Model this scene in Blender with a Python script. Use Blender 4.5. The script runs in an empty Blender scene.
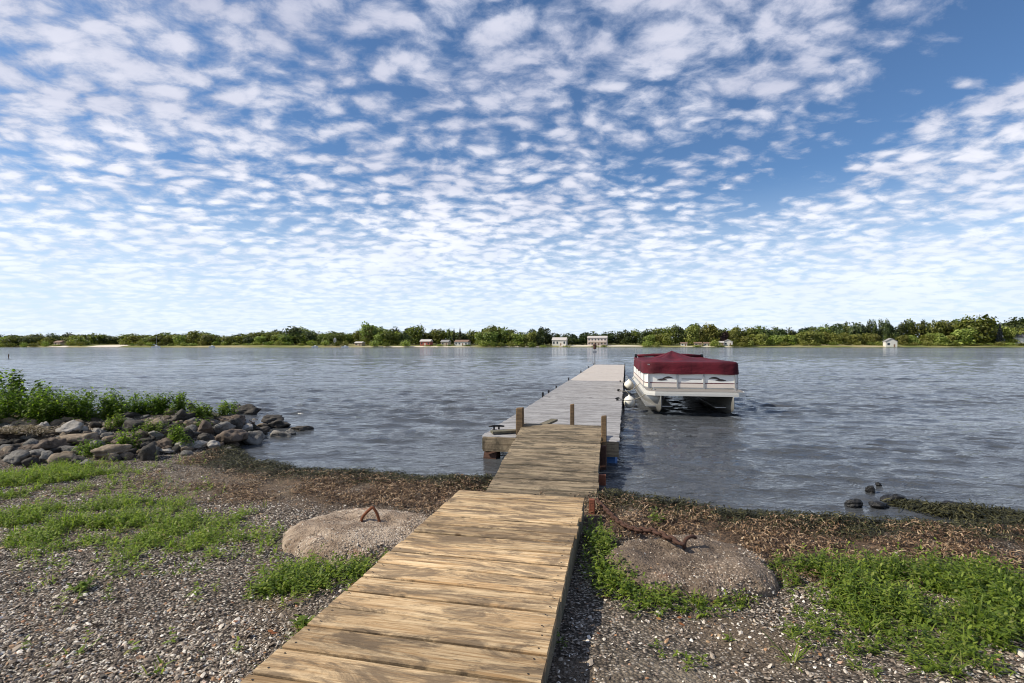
import bpy, bmesh, math, random
import numpy as np
from mathutils import Vector, Matrix

R = math.radians
rng = np.random.default_rng(7)
random.seed(7)
S = bpy.context.scene
COL = S.collection

# ------------------------------------------------------------------ camera
CZ, FPX, HOR = 1.75, 512.0, 345.0
cam = bpy.data.cameras.new('camera')
cam.lens, cam.sensor_width = 18.0, 36.0
cam.shift_y = 3.5 / 1024
cam.clip_start, cam.clip_end = 0.05, 8000
camo = bpy.data.objects.new('camera', cam)
COL.objects.link(camo)
camo.location = (0, 0, CZ)
camo.rotation_euler = (R(90), 0, 0)
S.camera = camo

# ------------------------------------------------------------------ light
SUN_DIR = Vector((-0.86, -0.12, 0.74)).normalized()      # towards the sun
SUN_EL = math.asin(SUN_DIR.z)
SUN_AZ = math.atan2(SUN_DIR.x, SUN_DIR.y)
sl = bpy.data.lights.new('sun', 'SUN')
sl.energy, sl.angle, sl.color = 3.5, R(0.6), (1.0, 0.93, 0.80)
slo = bpy.data.objects.new('sun', sl)
COL.objects.link(slo)
slo.rotation_euler = SUN_DIR.to_track_quat('Z', 'Y').to_euler()
S.view_settings.view_transform = 'Standard'
S.view_settings.look = 'None'
S.view_settings.gamma = 1
S.view_settings.exposure = 0.64
S.view_settings.use_curve_mapping = False
S.cycles.filter_width = 1.05
S.cycles.max_bounces = 6
S.cycles.transparent_max_bounces = 8


class NT:
    """small helper for wiring node trees"""
    def __init__(self, tree):
        self.t = tree
        tree.nodes.clear()

    def n(self, typ, **kw):
        nd = self.t.nodes.new(typ)
        for k, v in kw.items():
            if k == 'inp':
                for key, val in v.items():
                    self.set(nd.inputs[key], val)
            else:
                setattr(nd, k, v)
        return nd

    def set(self, sock, val):
        if isinstance(val, bpy.types.NodeSocket):
            self.t.links.new(val, sock)
        else:
            sock.default_value = val

    def m(self, op, a, b=None, c=None, clamp=False):
        nd = self.n('ShaderNodeMath', operation=op, use_clamp=clamp)
        self.set(nd.inputs[0], a)
        if b is not None:
            self.set(nd.inputs[1], b)
        if c is not None:
            self.set(nd.inputs[2], c)
        return nd.outputs[0]

    def ss(self, v, lo, hi, a=0.0, b=1.0):
        nd = self.n('ShaderNodeMapRange', interpolation_type='SMOOTHSTEP')
        self.set(nd.inputs[0], v)
        for i, x in enumerate((lo, hi, a, b)):
            self.set(nd.inputs[1 + i], x)
        return nd.outputs[0]

    def mix(self, f, a, b, blend='MIX'):
        nd = self.n('ShaderNodeMix', data_type='RGBA', blend_type=blend)
        self.set(nd.inputs[0], f)
        for s, v in ((6, a), (7, b)):
            if isinstance(v, (tuple, list)):
                v = (*v[:3], 1)
            self.set(nd.inputs[s], v)
        return nd.outputs[2]

    def ramp(self, f, stops, interp='LINEAR'):
        nd = self.n('ShaderNodeValToRGB')
        cr = nd.color_ramp
        cr.interpolation = interp
        while len(cr.elements) < len(stops):
            cr.elements.new(0.5)
        for e, (p, c) in zip(cr.elements, stops):
            e.position = p
            e.color = (*c, 1)
        self.set(nd.inputs[0], f)
        return nd.outputs[0]

    def noise(self, vec, scale, detail=3, rough=0.5, dist=0.0):
        nd = self.n('ShaderNodeTexNoise')
        if vec is not None:
            self.set(nd.inputs['Vector'], vec)
        nd.inputs['Scale'].default_value = scale
        nd.inputs['Detail'].default_value = detail
        nd.inputs['Roughness'].default_value = rough
        nd.inputs['Distortion'].default_value = dist
        return nd.outputs['Fac']

    def voro(self, vec, scale, feature='F1', rnd=1.0, out='Distance', smooth=None):
        nd = self.n('ShaderNodeTexVoronoi', feature=feature)
        if vec is not None:
            self.set(nd.inputs['Vector'], vec)
        nd.inputs['Scale'].default_value = scale
        nd.inputs['Randomness'].default_value = rnd
        if smooth is not None:
            nd.inputs['Smoothness'].default_value = smooth
        return nd.outputs[out]

    def mapping(self, vec, scale=(1, 1, 1), loc=(0, 0, 0), rot=(0, 0, 0)):
        nd = self.n('ShaderNodeMapping')
        self.set(nd.inputs[0], vec)
        nd.inputs['Location'].default_value = loc
        nd.inputs['Rotation'].default_value = rot
        nd.inputs['Scale'].default_value = scale
        return nd.outputs[0]

    def bump(self, h, strength=0.5, dist=0.02, normal=None):
        nd = self.n('ShaderNodeBump')
        nd.inputs['Strength'].default_value = strength
        nd.inputs['Distance'].default_value = dist
        self.set(nd.inputs['Height'], h)
        if normal is not None:
            self.set(nd.inputs['Normal'], normal)
        return nd.outputs[0]


# ------------------------------------------------------------------ sky
W = bpy.data.worlds.new('World')
S.world = W
W.use_nodes = True
n = NT(W.node_tree)
SKY_STRENGTH = 0.115
sky = n.n('ShaderNodeTexSky', sky_type='NISHITA')
sky.sun_disc = False
sky.sun_elevation = SUN_EL
sky.sun_rotation = SUN_AZ
sky.altitude = 300
sky.air_density = 1.0
sky.dust_density = 0.6
sky.ozone_density = 2.2
tc = n.n('ShaderNodeTexCoord')
sep = n.n('ShaderNodeSeparateXYZ', inp={0: tc.outputs['Generated']})
dx, dy, dz = sep.outputs
zc = n.m('MAXIMUM', dz, 0.0)
den = n.m('ADD', zc, 0.18)
px_ = n.m('DIVIDE', dx, den)
py_ = n.m('DIVIDE', dy, den)
comb = n.n('ShaderNodeCombineXYZ', inp={0: px_, 1: py_, 2: 0.0}).outputs[0]
# cloud rows run slightly tilted
cv = n.mapping(comb, rot=(0, 0, R(-14)), scale=(0.86, 1.05, 1), loc=(3.1, 1.7, 0.4))
warp = n.n('ShaderNodeTexNoise', inp={'Vector': cv, 'Scale': 4.6, 'Detail': 3.0})
wv = n.n('ShaderNodeVectorMath', operation='SUBTRACT', inp={0: warp.outputs['Color'], 1: (0.5, 0.5, 0.5)}).outputs[0]
wv = n.n('ShaderNodeVectorMath', operation='SCALE', inp={0: wv, 'Scale': 0.11}).outputs[0]
cvw = n.n('ShaderNodeVectorMath', operation='ADD', inp={0: cv, 1: wv}).outputs[0]
puff = n.voro(cvw, 11.5, 'SMOOTH_F1', 0.95, smooth=0.55)
puff2 = n.voro(cvw, 24.0, 'SMOOTH_F1', 1.0, smooth=0.4)
fine = n.noise(cvw, 15.0, 9, 0.64)
big = n.noise(cv, 1.6, 2, 0.5)
dens = n.m('SUBTRACT', 0.73, n.m('MULTIPLY', puff, 0.74))
dens = n.m('SUBTRACT', dens, n.m('MULTIPLY', puff2, 0.22))
dens = n.m('ADD', dens, n.m('MULTIPLY', n.m('SUBTRACT', fine, 0.5), 1.10))
dens = n.m('ADD', dens, n.m('MULTIPLY', n.m('SUBTRACT', big, 0.5), 0.60))
# the clear lane on the right and the thinner top right corner
lane = n.m('SUBTRACT', px_, n.m('ADD', 1.10, n.m('MULTIPLY', n.m('SUBTRACT', py_, 1.2), -0.12)))
lane = n.m('DIVIDE', lane, 0.13)
lane = n.m('POWER', 2.718, n.m('MULTIPLY', n.m('MULTIPLY', lane, lane), -1.0))
lane = n.m('MULTIPLY', lane, n.ss(py_, 2.5, 1.9))
dens = n.m('SUBTRACT', dens, n.m('MULTIPLY', lane, 0.34))
dens = n.m('SUBTRACT', dens, n.m('MULTIPLY', n.m('MULTIPLY', n.ss(px_, 0.78, 1.0), n.ss(py_, 1.30, 1.1)), 0.12))
dens = n.m('ADD', dens, n.ss(px_, 0.9, -0.9, 0.0, 0.05))
dens = n.m('ADD', dens, n.ss(py_, 1.6, 3.6, 0.0, 0.10))
dens = n.m('ADD', dens, n.ss(px_, 0.95, 1.35, 0.0, 0.12))
alpha = n.ss(dens, 0.02, 0.50)
thick = n.ss(dens, 0.24, 0.66)
# cloud light: bright thin edges, faintly grey lavender bellies, darker overhead than low down
ccol = n.mix(thick, (4.4, 4.8, 5.6), (6.9, 6.8, 7.0))
ccol = n.mix(n.ss(zc, 0.05, 0.5), ccol, n.mix(1.0, ccol, (0.62, 0.64, 0.72), 'MULTIPLY'))
tone = n.noise(n.mapping(cv, loc=(5.0, 2.0, 0)), 2.2, 4, 0.6)
ccol = n.mix(n.ss(tone, 0.35, 0.65), n.mix(1.0, ccol, (0.80, 0.82, 0.87), 'MULTIPLY'), ccol)
blue = n.mix(1.0, sky.outputs[0], (0.45, 0.58, 0.70), 'MULTIPLY')
col = n.mix(n.m('MULTIPLY', alpha, 0.93), blue, ccol)
# pale streaked veil close to the horizon
veil = n.m('MULTIPLY', n.ss(zc, 0.30, 0.03), n.m('ADD', 0.62, n.m('MULTIPLY', fine, 0.4)), clamp=True)
col = n.mix(n.m('MULTIPLY', veil, 0.95), col, (4.5, 5.2, 6.1))
col = n.mix(n.ss(dz, 0.0, -0.03), col, (1.1, 1.15, 1.2))
bg = n.n('ShaderNodeBackground', inp={'Color': col, 'Strength': SKY_STRENGTH})
out = n.n('ShaderNodeOutputWorld')
W.node_tree.links.new(bg.outputs[0], out.inputs[0])

# ------------------------------------------------------------------ materials
MATS = {}


def pmat(name, build, rough=0.8, spec=0.3, metal=0.0):
    m = bpy.data.materials.new(name)
    m.use_nodes = True
    k = NT(m.node_tree)
    b = k.n('ShaderNodeBsdfPrincipled')
    b.inputs['Roughness'].default_value = rough
    b.inputs['Specular IOR Level'].default_value = spec
    b.inputs['Metallic'].default_value = metal
    o = k.n('ShaderNodeOutputMaterial')
    m.node_tree.links.new(b.outputs[0], o.inputs[0])
    r = build(k, b)
    if isinstance(r, bpy.types.NodeSocket):        # an own closure replaces the principled one
        m.node_tree.links.new(r, o.inputs[0])
    MATS[name] = m
    return m


def objc(k):
    return k.n('ShaderNodeTexCoord').outputs['Object']


def island(k):
    return k.n('ShaderNodeNewGeometry').outputs['Random Per Island']


def attr(k, name):
    return k.n('ShaderNodeAttribute', attribute_name=name).outputs['Fac']


def plain(name, col, rough=0.6, metal=0.0, var=0.25, scale=6.0, bump=0.0, spec=0.4):
    def b(k, p):
        c = objc(k)
        f = k.noise(c, scale, 4, 0.6)
        k.set(p.inputs['Base Color'], k.mix(f, [x * (1 - var) for x in col], [min(1, x * (1 + var)) for x in col]))
        if bump:
            k.set(p.inputs['Normal'], k.bump(k.noise(c, scale * 6, 4, 0.6), bump, 0.01))
    return pmat(name, b, rough, spec, metal)


def leafmat(name, stops, trans=0.35, per_object=0.0):
    def b(k, p):
        f = island(k)
        col = k.ramp(f, stops)
        if per_object:
            oi = k.n('ShaderNodeObjectInfo').outputs['Random']
            hs = k.n('ShaderNodeHueSaturation', inp={'Color': col,
                     'Hue': k.m('ADD', 0.5, k.m('MULTIPLY', k.m('SUBTRACT', oi, 0.5), 0.05)),
                     'Value': k.m('ADD', 1 - per_object, k.m('MULTIPLY', oi, 2 * per_object))})
            col = hs.outputs[0]
        k.set(p.inputs['Base Color'], col)
        tr = k.n('ShaderNodeBsdfTranslucent', inp={0: k.mix(1.0, col, (1.5, 1.7, 0.7), 'MULTIPLY')})
        mx = k.n('ShaderNodeMixShader', inp={0: trans, 1: p.outputs[0], 2: tr.outputs[0]})
        return mx.outputs[0]
    return pmat(name, b, 0.55, 0.25)


def wood(name, light, dark, stain, stain_amt=0.5, grain=26.0, var=0.35):
    """boards run along local X; each board is an island"""
    def b(k, p):
        c = objc(k)
        rv = island(k)
        off = k.n('ShaderNodeCombineXYZ', inp={0: k.m('MULTIPLY', rv, 37.0), 1: 0.0, 2: k.m('MULTIPLY', rv, 11.0)}).outputs[0]
        cc = k.n('ShaderNodeVectorMath', operation='ADD', inp={0: c, 1: off}).outputs[0]
        g = k.noise(k.mapping(cc, (1.8, grain * 1.5, grain * 1.5)), 1.0, 7, 0.70, 0.8)
        g2 = k.noise(k.mapping(cc, (5.0, grain * 3.2, grain * 3)), 1.0, 4, 0.7)
        base = k.mix(k.ss(g, 0.36, 0.62), dark, light)
        base = k.mix(k.m('MULTIPLY', k.ss(g2, 0.52, 0.72), 0.55), base, [x * 0.45 for x in dark])
        # blotchy grey weathering and dark stains that have their own shapes
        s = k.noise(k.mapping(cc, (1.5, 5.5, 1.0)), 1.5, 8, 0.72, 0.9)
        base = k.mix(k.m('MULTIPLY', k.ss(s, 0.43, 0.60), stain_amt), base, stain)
        s2 = k.noise(k.mapping(cc, (2.4, 15.0, 1.0)), 2.1, 7, 0.75, 0.6)
        base = k.mix(k.m('MULTIPLY', k.ss(s2, 0.53, 0.68), stain_amt * 0.9), base, [x * 0.5 for x in stain])
        v = k.m('ADD', 1.0 - var * 0.6, k.m('MULTIPLY', rv, var * 1.2))
        vv = k.n('ShaderNodeCombineXYZ', inp={0: v, 1: v, 2: v}).outputs[0]
        base = k.mix(1.0, base, vv, 'MULTIPLY')
        kn = k.voro(k.mapping(cc, (2.0, 6.0, 1)), 1.0)
        base = k.mix(k.ss(kn, 0.075, 0.04), base, [x * 0.3 for x in dark])
        k.set(p.inputs['Base Color'], base)
        h = k.m('ADD', k.m('MULTIPLY', g, 1.0), k.m('MULTIPLY', g2, 0.6))
        k.set(p.inputs['Normal'], k.bump(h, 0.75, 0.006))
        k.set(p.inputs['Roughness'], k.ss(g, 0.2, 0.8, 0.88, 0.70))
    return pmat(name, b, 0.8, 0.25)


wood('wood_tan', (0.65, 0.475, 0.275), (0.37, 0.225, 0.105), (0.165, 0.115, 0.07), 0.90, var=0.5)
wood('wood_ramp', (0.34, 0.265, 0.17), (0.17, 0.125, 0.08), (0.075, 0.060, 0.040), 0.92)
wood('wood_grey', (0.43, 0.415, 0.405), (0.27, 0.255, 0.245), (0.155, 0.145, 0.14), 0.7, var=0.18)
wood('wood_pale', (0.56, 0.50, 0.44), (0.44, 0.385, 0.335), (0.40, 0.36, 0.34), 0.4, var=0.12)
wood('wood_side', (0.24, 0.20, 0.14), (0.15, 0.12, 0.08), (0.09, 0.09, 0.06), 0.8)
wood('wood_post', (0.23, 0.15, 0.075), (0.13, 0.08, 0.045), (0.06, 0.045, 0.03), 0.6)
plain('nail', (0.05, 0.04, 0.035), 0.6, 0.6)
plain('rust', (0.20, 0.075, 0.035), 0.85, 0.2, 0.6, 30, 0.6)
plain('rust_dark', (0.085, 0.042, 0.028), 0.9, 0.1, 0.6, 30, 0.8)
plain('rust_red', (0.22, 0.075, 0.04), 0.85, 0.1, 0.5, 12, 0.5)
plain('black_iron', (0.02, 0.02, 0.022), 0.5, 0.5)
plain('galvanised', (0.32, 0.33, 0.34), 0.42, 0.8, 0.2, 10)
plain('aluminium', (0.46, 0.46, 0.45), 0.40, 0.75, 0.25, 5)
plain('pontoon_metal', (0.25, 0.24, 0.215), 0.42, 0.55, 0.45, 2.2, 0.08)
plain('deck_trim', (0.62, 0.60, 0.55), 0.45, 0.2, 0.12, 4)
plain('panel_white', (0.83, 0.81, 0.75), 0.4, 0.0, 0.05, 2)
plain('panel_beige', (0.70, 0.62, 0.54), 0.45, 0.0, 0.10, 3)
plain('stripe_maroon', (0.11, 0.02, 0.025), 0.4)
plain('decal_dark', (0.05, 0.035, 0.03), 0.4)
plain('buoy_white', (0.78, 0.74, 0.64), 0.45, 0.0, 0.2, 8)
plain('rope', (0.30, 0.27, 0.21), 0.9, 0.0, 0.4, 60, 0.4)
plain('barrel_blue', (0.05, 0.14, 0.34), 0.5, 0.0, 0.3, 5)
plain('carpet', (0.22, 0.20, 0.18), 0.95)
plain('bark', (0.13, 0.10, 0.075), 0.9, 0, 0.4, 3, 0.5)
plain('stem_green', (0.10, 0.11, 0.04), 0.8)
plain('glass_dark', (0.03, 0.04, 0.05), 0.15)


def _canvas(k, p):
    c = objc(k)
    f = k.noise(c, 1.7, 5, 0.6)
    base = k.mix(k.ss(f, 0.3, 0.7), (0.055, 0.004, 0.009), (0.120, 0.009, 0.018))
    st = k.noise(k.mapping(c, (5, 5, 0.7)), 1.5, 5, 0.7)
    base = k.mix(k.m('MULTIPLY', k.ss(st, 0.52, 0.70), 0.5), base, (0.045, 0.006, 0.010))
    sx = k.n('ShaderNodeSeparateXYZ', inp={0: c}).outputs
    seam = k.m('ABSOLUTE', k.m('SUBTRACT', k.m('FRACT', k.m('ADD', k.m('MULTIPLY', sx[0], 1.25), 0.5)), 0.5))
    base = k.mix(k.m('MULTIPLY', k.ss(seam, 0.014, 0.004), 0.6), base, (0.04, 0.004, 0.008))
    hem = k.m('ABSOLUTE', k.m('SUBTRACT', sx[2], 1.268))
    base = k.mix(k.m('MULTIPLY', k.ss(hem, 0.010, 0.004), 0.6), base, (0.035, 0.004, 0.008))
    k.set(p.inputs['Base Color'], base)
    h = k.m('ADD', k.noise(k.mapping(c, (2.2, 1.2, 4)), 1.6, 3, 0.5), k.m('MULTIPLY', k.noise(c, 90, 2, 0.5), 0.05))
    k.set(p.inputs['Normal'], k.bump(h, 0.5, 0.06))
pmat('canvas_maroon', _canvas, 0.75, 0.25)


def _concrete(a, b_, speck):
    def f(k, p):
        c = objc(k)
        s = k.noise(c, 3.2, 6, 0.65)
        col = k.mix(k.ss(s, 0.32, 0.68), a, b_)
        v = k.n('ShaderNodeTexVoronoi', inp={'Vector': c, 'Scale': 62.0})
        sp = k.ss(k.n('ShaderNodeSeparateColor', inp={0: v.outputs['Color']}).outputs[0], 0.66, 0.80)
        sp = k.m('MULTIPLY', sp, k.ss(v.outputs['Distance'], 0.55, 0.30))
        sp = k.m('MULTIPLY', sp, k.ss(k.noise(c, 2.1, 3), 0.40, 0.58))
        col = k.mix(sp, col, speck)
        cr = k.noise(k.mapping(c, (1, 3.2, 1), rot=(0, 0, 0.5)), 2.6, 5, 0.7, 1.3)
        col = k.mix(k.m('MULTIPLY', k.ss(k.m('ABSOLUTE', k.m('SUBTRACT', cr, 0.5)), 0.022, 0.0), 0.8), col, [x * 0.35 for x in a])
        rs = k.noise(c, 5.2, 4, 0.6)
        col = k.mix(k.m('MULTIPLY', k.ss(rs, 0.60, 0.74), 0.55), col, (0.20, 0.09, 0.045))
        k.set(p.inputs['Base Color'], col)
        h = k.m('ADD', k.m('MULTIPLY', v.outputs['Distance'], -0.5), k.m('MULTIPLY', k.noise(c, 9, 6, 0.7), 1.8))
        k.set(p.inputs['Normal'], k.bump(h, 1.0, 0.018))
    return f
pmat('concrete_tan', _concrete((0.20, 0.14, 0.095), (0.45, 0.355, 0.265), (0.66, 0.58, 0.48)), 0.9, 0.2)
pmat('concrete_grey', _concrete((0.10, 0.073, 0.053), (0.24, 0.18, 0.13), (0.55, 0.45, 0.35)), 0.9, 0.2)


def _ground(k, p):
    c = objc(k)
    gravel = k.n('ShaderNodeTexVoronoi', inp={'Vector': k.mapping(c, (1, 1.3, 1)), 'Scale': 52.0})
    rnd = k.n('ShaderNodeSeparateColor', inp={0: gravel.outputs['Color']}).outputs[0]
    gcol = k.ramp(rnd, [(0.0, (0.075, 0.058, 0.044)), (0.35, (0.165, 0.13, 0.10)), (0.6, (0.28, 0.225, 0.175)),
                        (0.8, (0.42, 0.36, 0.29)), (0.93, (0.60, 0.54, 0.46)), (1.0, (0.30, 0.15, 0.08))])
    gcol = k.mix(k.ss(gravel.outputs['Distance'], 0.25, 0.75), gcol, (0.03, 0.025, 0.02))
    soil = k.mix(k.noise(c, 14, 6, 0.7), (0.08, 0.058, 0.039), (0.24, 0.18, 0.122))
    big = k.noise(c, 1.1, 5, 0.6)
    col = k.mix(k.ss(big, 0.50, 0.68), gcol, soil)
    wr = attr(k, 'wrack')
    wcol = k.ramp(k.noise(c, 16, 6, 0.75), [(0.30, (0.024, 0.018, 0.012)), (0.5, (0.10, 0.064, 0.040)), (0.72, (0.25, 0.165, 0.10))])
    col = k.mix(k.m('MULTIPLY', wr, k.ss(k.noise(c, 3.0, 5, 0.65), 0.32, 0.55), clamp=True), col, wcol)
    wet = attr(k, 'wet')
    col = k.mix(wet, col, (0.022, 0.020, 0.012))
    sand = k.m('MULTIPLY', attr(k, 'sand'), k.ss(k.noise(c, 2.2, 5, 0.7), 0.35, 0.60))
    col = k.mix(sand, col, k.mix(k.noise(c, 60, 3, 0.7), (0.23, 0.18, 0.125), (0.42, 0.35, 0.26)))
    k.set(p.inputs['Base Color'], col)
    h = k.m('ADD', k.m('MULTIPLY', gravel.outputs['Distance'], -0.8), k.noise(c, 22, 6, 0.75))
    k.set(p.inputs['Normal'], k.bump(h, 1.0, 0.02))
pmat('beach', _ground, 0.92, 0.2)


def _lawn(k, p):
    c = objc(k)
    f = k.noise(k.mapping(c, (0.02, 0.1, 1)), 1.0, 5, 0.65)
    col = k.ramp(f, [(0.30, (0.09, 0.12, 0.03)), (0.48, (0.19, 0.19, 0.06)), (0.60, (0.36, 0.30, 0.16)), (0.75, (0.50, 0.43, 0.30))])
    k.set(p.inputs['Base Color'], col)
pmat('far_lawn', _lawn, 0.95, 0.1)
plain('far_sand', (0.66, 0.58, 0.46), 0.95, 0, 0.2, 0.15)
plain('far_grass', (0.16, 0.19, 0.05), 0.95, 0, 0.35, 0.15)


def _water(k, p):
    c = objc(k)
    a = k.noise(k.mapping(c, (2.2, 5.0, 1), rot=(0, 0, R(-14))), 1.0, 4, 0.62, 0.3)
    b2 = k.noise(k.mapping(c, (0.30, 0.85, 1), rot=(0, 0, R(-10))), 1.0, 4, 0.6, 0.4)
    b3 = k.noise(k.mapping(c, (9.0, 17.0, 1), rot=(0, 0, R(20))), 1.0, 3, 0.6)
    h = k.m('ADD', k.m('MULTIPLY', a, 0.054), k.m('MULTIPLY', b2, 0.075))
    h = k.m('ADD', h, k.m('MULTIPLY', b3, 0.017))
    # gusts roughen the water in lanes and patches
    g1 = k.noise(k.mapping(c, (0.012, 0.030, 1), rot=(0, 0, R(-8))), 1.0, 5, 0.65, 0.5)
    g2 = k.noise(k.mapping(c, (0.09, 0.20, 1), rot=(0, 0, R(6))), 1.0, 4, 0.65)
    gust = k.m('ADD', k.ss(g1, 0.36, 0.62, 0.15, 1.1), k.ss(g2, 0.36, 0.62, 0.1, 1.1))
    h = k.m('MULTIPLY', h, gust)
    nrm = k.n('ShaderNodeBump')
    nrm.inputs['Strength'].default_value = 1.0
    nrm.inputs['Distance'].default_value = 1.0
    k.set(nrm.inputs['Height'], h)
    k.set(p.inputs['Normal'], nrm.outputs[0])
    k.set(p.inputs['Base Color'], k.mix(k.noise(c, 0.05, 2), (0.060, 0.065, 0.070), (0.070, 0.073, 0.076)))
    p.inputs['IOR'].default_value = 1.33
pmat('lake_water', _water, 0.07, 0.5)

leafmat('far_leaf', [(0.0, (0.035, 0.050, 0.012)), (0.4, (0.10, 0.125, 0.026)), (0.75, (0.175, 0.195, 0.040)), (1.0, (0.25, 0.25, 0.06))], 0.30, 0.35)
leafmat('far_leaf_dark', [(0.0, (0.018, 0.028, 0.011)), (0.5, (0.050, 0.068, 0.019)), (1.0, (0.105, 0.120, 0.034))], 0.15, 0.3)
leafmat('far_leaf_light', [(0.0, (0.08, 0.10, 0.022)), (0.5, (0.21, 0.23, 0.050)), (1.0, (0.34, 0.34, 0.09))], 0.25, 0.3)
leafmat('far_leaf_red', [(0.0, (0.018, 0.010, 0.010)), (1.0, (0.050, 0.026, 0.024))], 0.1)
leafmat('needle_blue', [(0.0, (0.04, 0.05, 0.05)), (1.0, (0.14, 0.15, 0.14))], 0.1)
leafmat('shrub_leaf', [(0.0, (0.040, 0.070, 0.011)), (0.5, (0.125, 0.195, 0.024)), (0.85, (0.21, 0.290, 0.040)), (1.0, (0.28, 0.32, 0.08))], 0.52)
leafmat('weed_leaf', [(0.0, (0.050, 0.085, 0.014)), (0.5, (0.145, 0.205, 0.026)), (0.88, (0.25, 0.305, 0.045)), (1.0, (0.26, 0.27, 0.08))], 0.40)
leafmat('grass_blade', [(0.0, (0.08, 0.12, 0.018)), (0.5, (0.19, 0.265, 0.038)), (0.85, (0.29, 0.35, 0.065)), (1.0, (0.30, 0.26, 0.11))], 0.40)
leafmat('weed_dark', [(0.0, (0.012, 0.013, 0.006)), (0.5, (0.034, 0.034, 0.014)), (0.85, (0.075, 0.070, 0.026)), (1.0, (0.13, 0.115, 0.05))], 0.05)
leafmat('wrack_brown', [(0.0, (0.026, 0.017, 0.012)), (0.35, (0.105, 0.060, 0.034)), (0.7, (0.27, 0.165, 0.090)), (1.0, (0.46, 0.34, 0.22))], 0.08)
leafmat('straw', [(0.0, (0.12, 0.085, 0.05)), (0.6, (0.26, 0.20, 0.13)), (1.0, (0.42, 0.36, 0.27))], 0.1)
leafmat('dead_leaf', [(0.0, (0.20, 0.065, 0.025)), (0.5, (0.32, 0.12, 0.045)), (1.0, (0.42, 0.22, 0.09))], 0.2)


def _pebble(k, p):
    f = island(k)
    col = k.ramp(f, [(0.0, (0.055, 0.040, 0.030)), (0.22, (0.135, 0.102, 0.076)), (0.46, (0.26, 0.205, 0.155)),
                     (0.66, (0.41, 0.345, 0.27)), (0.82, (0.60, 0.53, 0.44)), (0.93, (0.76, 0.70, 0.61)), (0.955, (0.36, 0.17, 0.08)), (1.0, (0.44, 0.32, 0.19))])
    k.set(p.inputs['Base Color'], col)
pmat('pebble', _pebble, 0.7, 0.3)


def _rock(name, a, b_, rough=0.85):
    def f(k, p):
        c = objc(k)
        oi = k.n('ShaderNodeObjectInfo').outputs['Random']
        off = k.n('ShaderNodeCombineXYZ', inp={0: k.m('MULTIPLY', oi, 50.0), 1: 0.0, 2: 0.0}).outputs[0]
        cc = k.n('ShaderNodeVectorMath', operation='ADD', inp={0: c, 1: off}).outputs[0]
        s = k.noise(cc, 5.0, 8, 0.72)
        col = k.mix(k.ss(s, 0.28, 0.70), a, b_)
        s2 = k.noise(cc, 16, 5, 0.7)
        col = k.mix(k.m('MULTIPLY', k.ss(s2, 0.54, 0.68), 0.7), col, [x * 0.35 for x in a])
        li = k.noise(cc, 9.0, 4, 0.6)
        col = k.mix(k.m('MULTIPLY', k.ss(li, 0.60, 0.70), 0.45), col, [min(0.6, x * 1.7) for x in b_])
        k.set(p.inputs['Base Color'], col)
        k.set(p.inputs['Normal'], k.bump(k.m('ADD', s, k.m('MULTIPLY', s2, 0.5)), 0.9, 0.03))
    return pmat(name, f, rough, 0.3)
_rock('rock_grey', (0.080, 0.073, 0.064), (0.27, 0.25, 0.22))
_rock('rock_pale', (0.21, 0.19, 0.165), (0.42, 0.385, 0.34))
_rock('rock_tan', (0.12, 0.090, 0.062), (0.32, 0.25, 0.175))
_rock('rock_brown', (0.060, 0.044, 0.033), (0.18, 0.135, 0.10))
_rock('rock_dark', (0.026, 0.023, 0.020), (0.092, 0.080, 0.066))
_rock('rock_wet', (0.008, 0.008, 0.008), (0.022, 0.021, 0.020), 0.35)
for nm, c in dict(wall_white=(0.64, 0.61, 0.55), wall_pink=(0.60, 0.50, 0.44), wall_beige=(0.40, 0.34, 0.25), wall_red=(0.34, 0.10, 0.075),
                  wall_tan=(0.42, 0.33, 0.24), roof_grey=(0.26, 0.25, 0.24), roof_brown=(0.22, 0.14, 0.10), roof_green=(0.16, 0.30, 0.22),
                  roof_pale=(0.50, 0.46, 0.42), roof_dark=(0.08, 0.08, 0.085), hull_white=(0.82, 0.81, 0.78), sail_blue=(0.12, 0.16, 0.28)).items():
    plain(nm, c, 0.8, 0, 0.08, 0.6)

# ------------------------------------------------------------------ object helpers


def link(o, parent=None):
    COL.objects.link(o)
    if parent is not None:
        o.parent = parent
    return o


def arr_mesh(name, V, F, mat, parent=None, smooth=False):
    """V (n,3), F (m,k) all faces with the same number of corners"""
    V = np.asarray(V, np.float32).reshape(-1, 3)
    F = np.asarray(F, np.int32)
    k = F.shape[1]
    me = bpy.data.meshes.new(name)
    me.vertices.add(len(V))
    me.vertices.foreach_set('co', V.ravel())
    me.loops.add(F.size)
    me.loops.foreach_set('vertex_index', F.ravel())
    me.polygons.add(len(F))
    me.polygons.foreach_set('loop_start', np.arange(0, F.size, k, dtype=np.int32))
    me.polygons.foreach_set('loop_total', np.full(len(F), k, np.int32))
    me.polygons.foreach_set('use_smooth', np.full(len(F), smooth, bool))
    me.update(calc_edges=True)
    me.materials.append(MATS[mat])
    return link(bpy.data.objects.new(name, me), parent)


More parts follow.
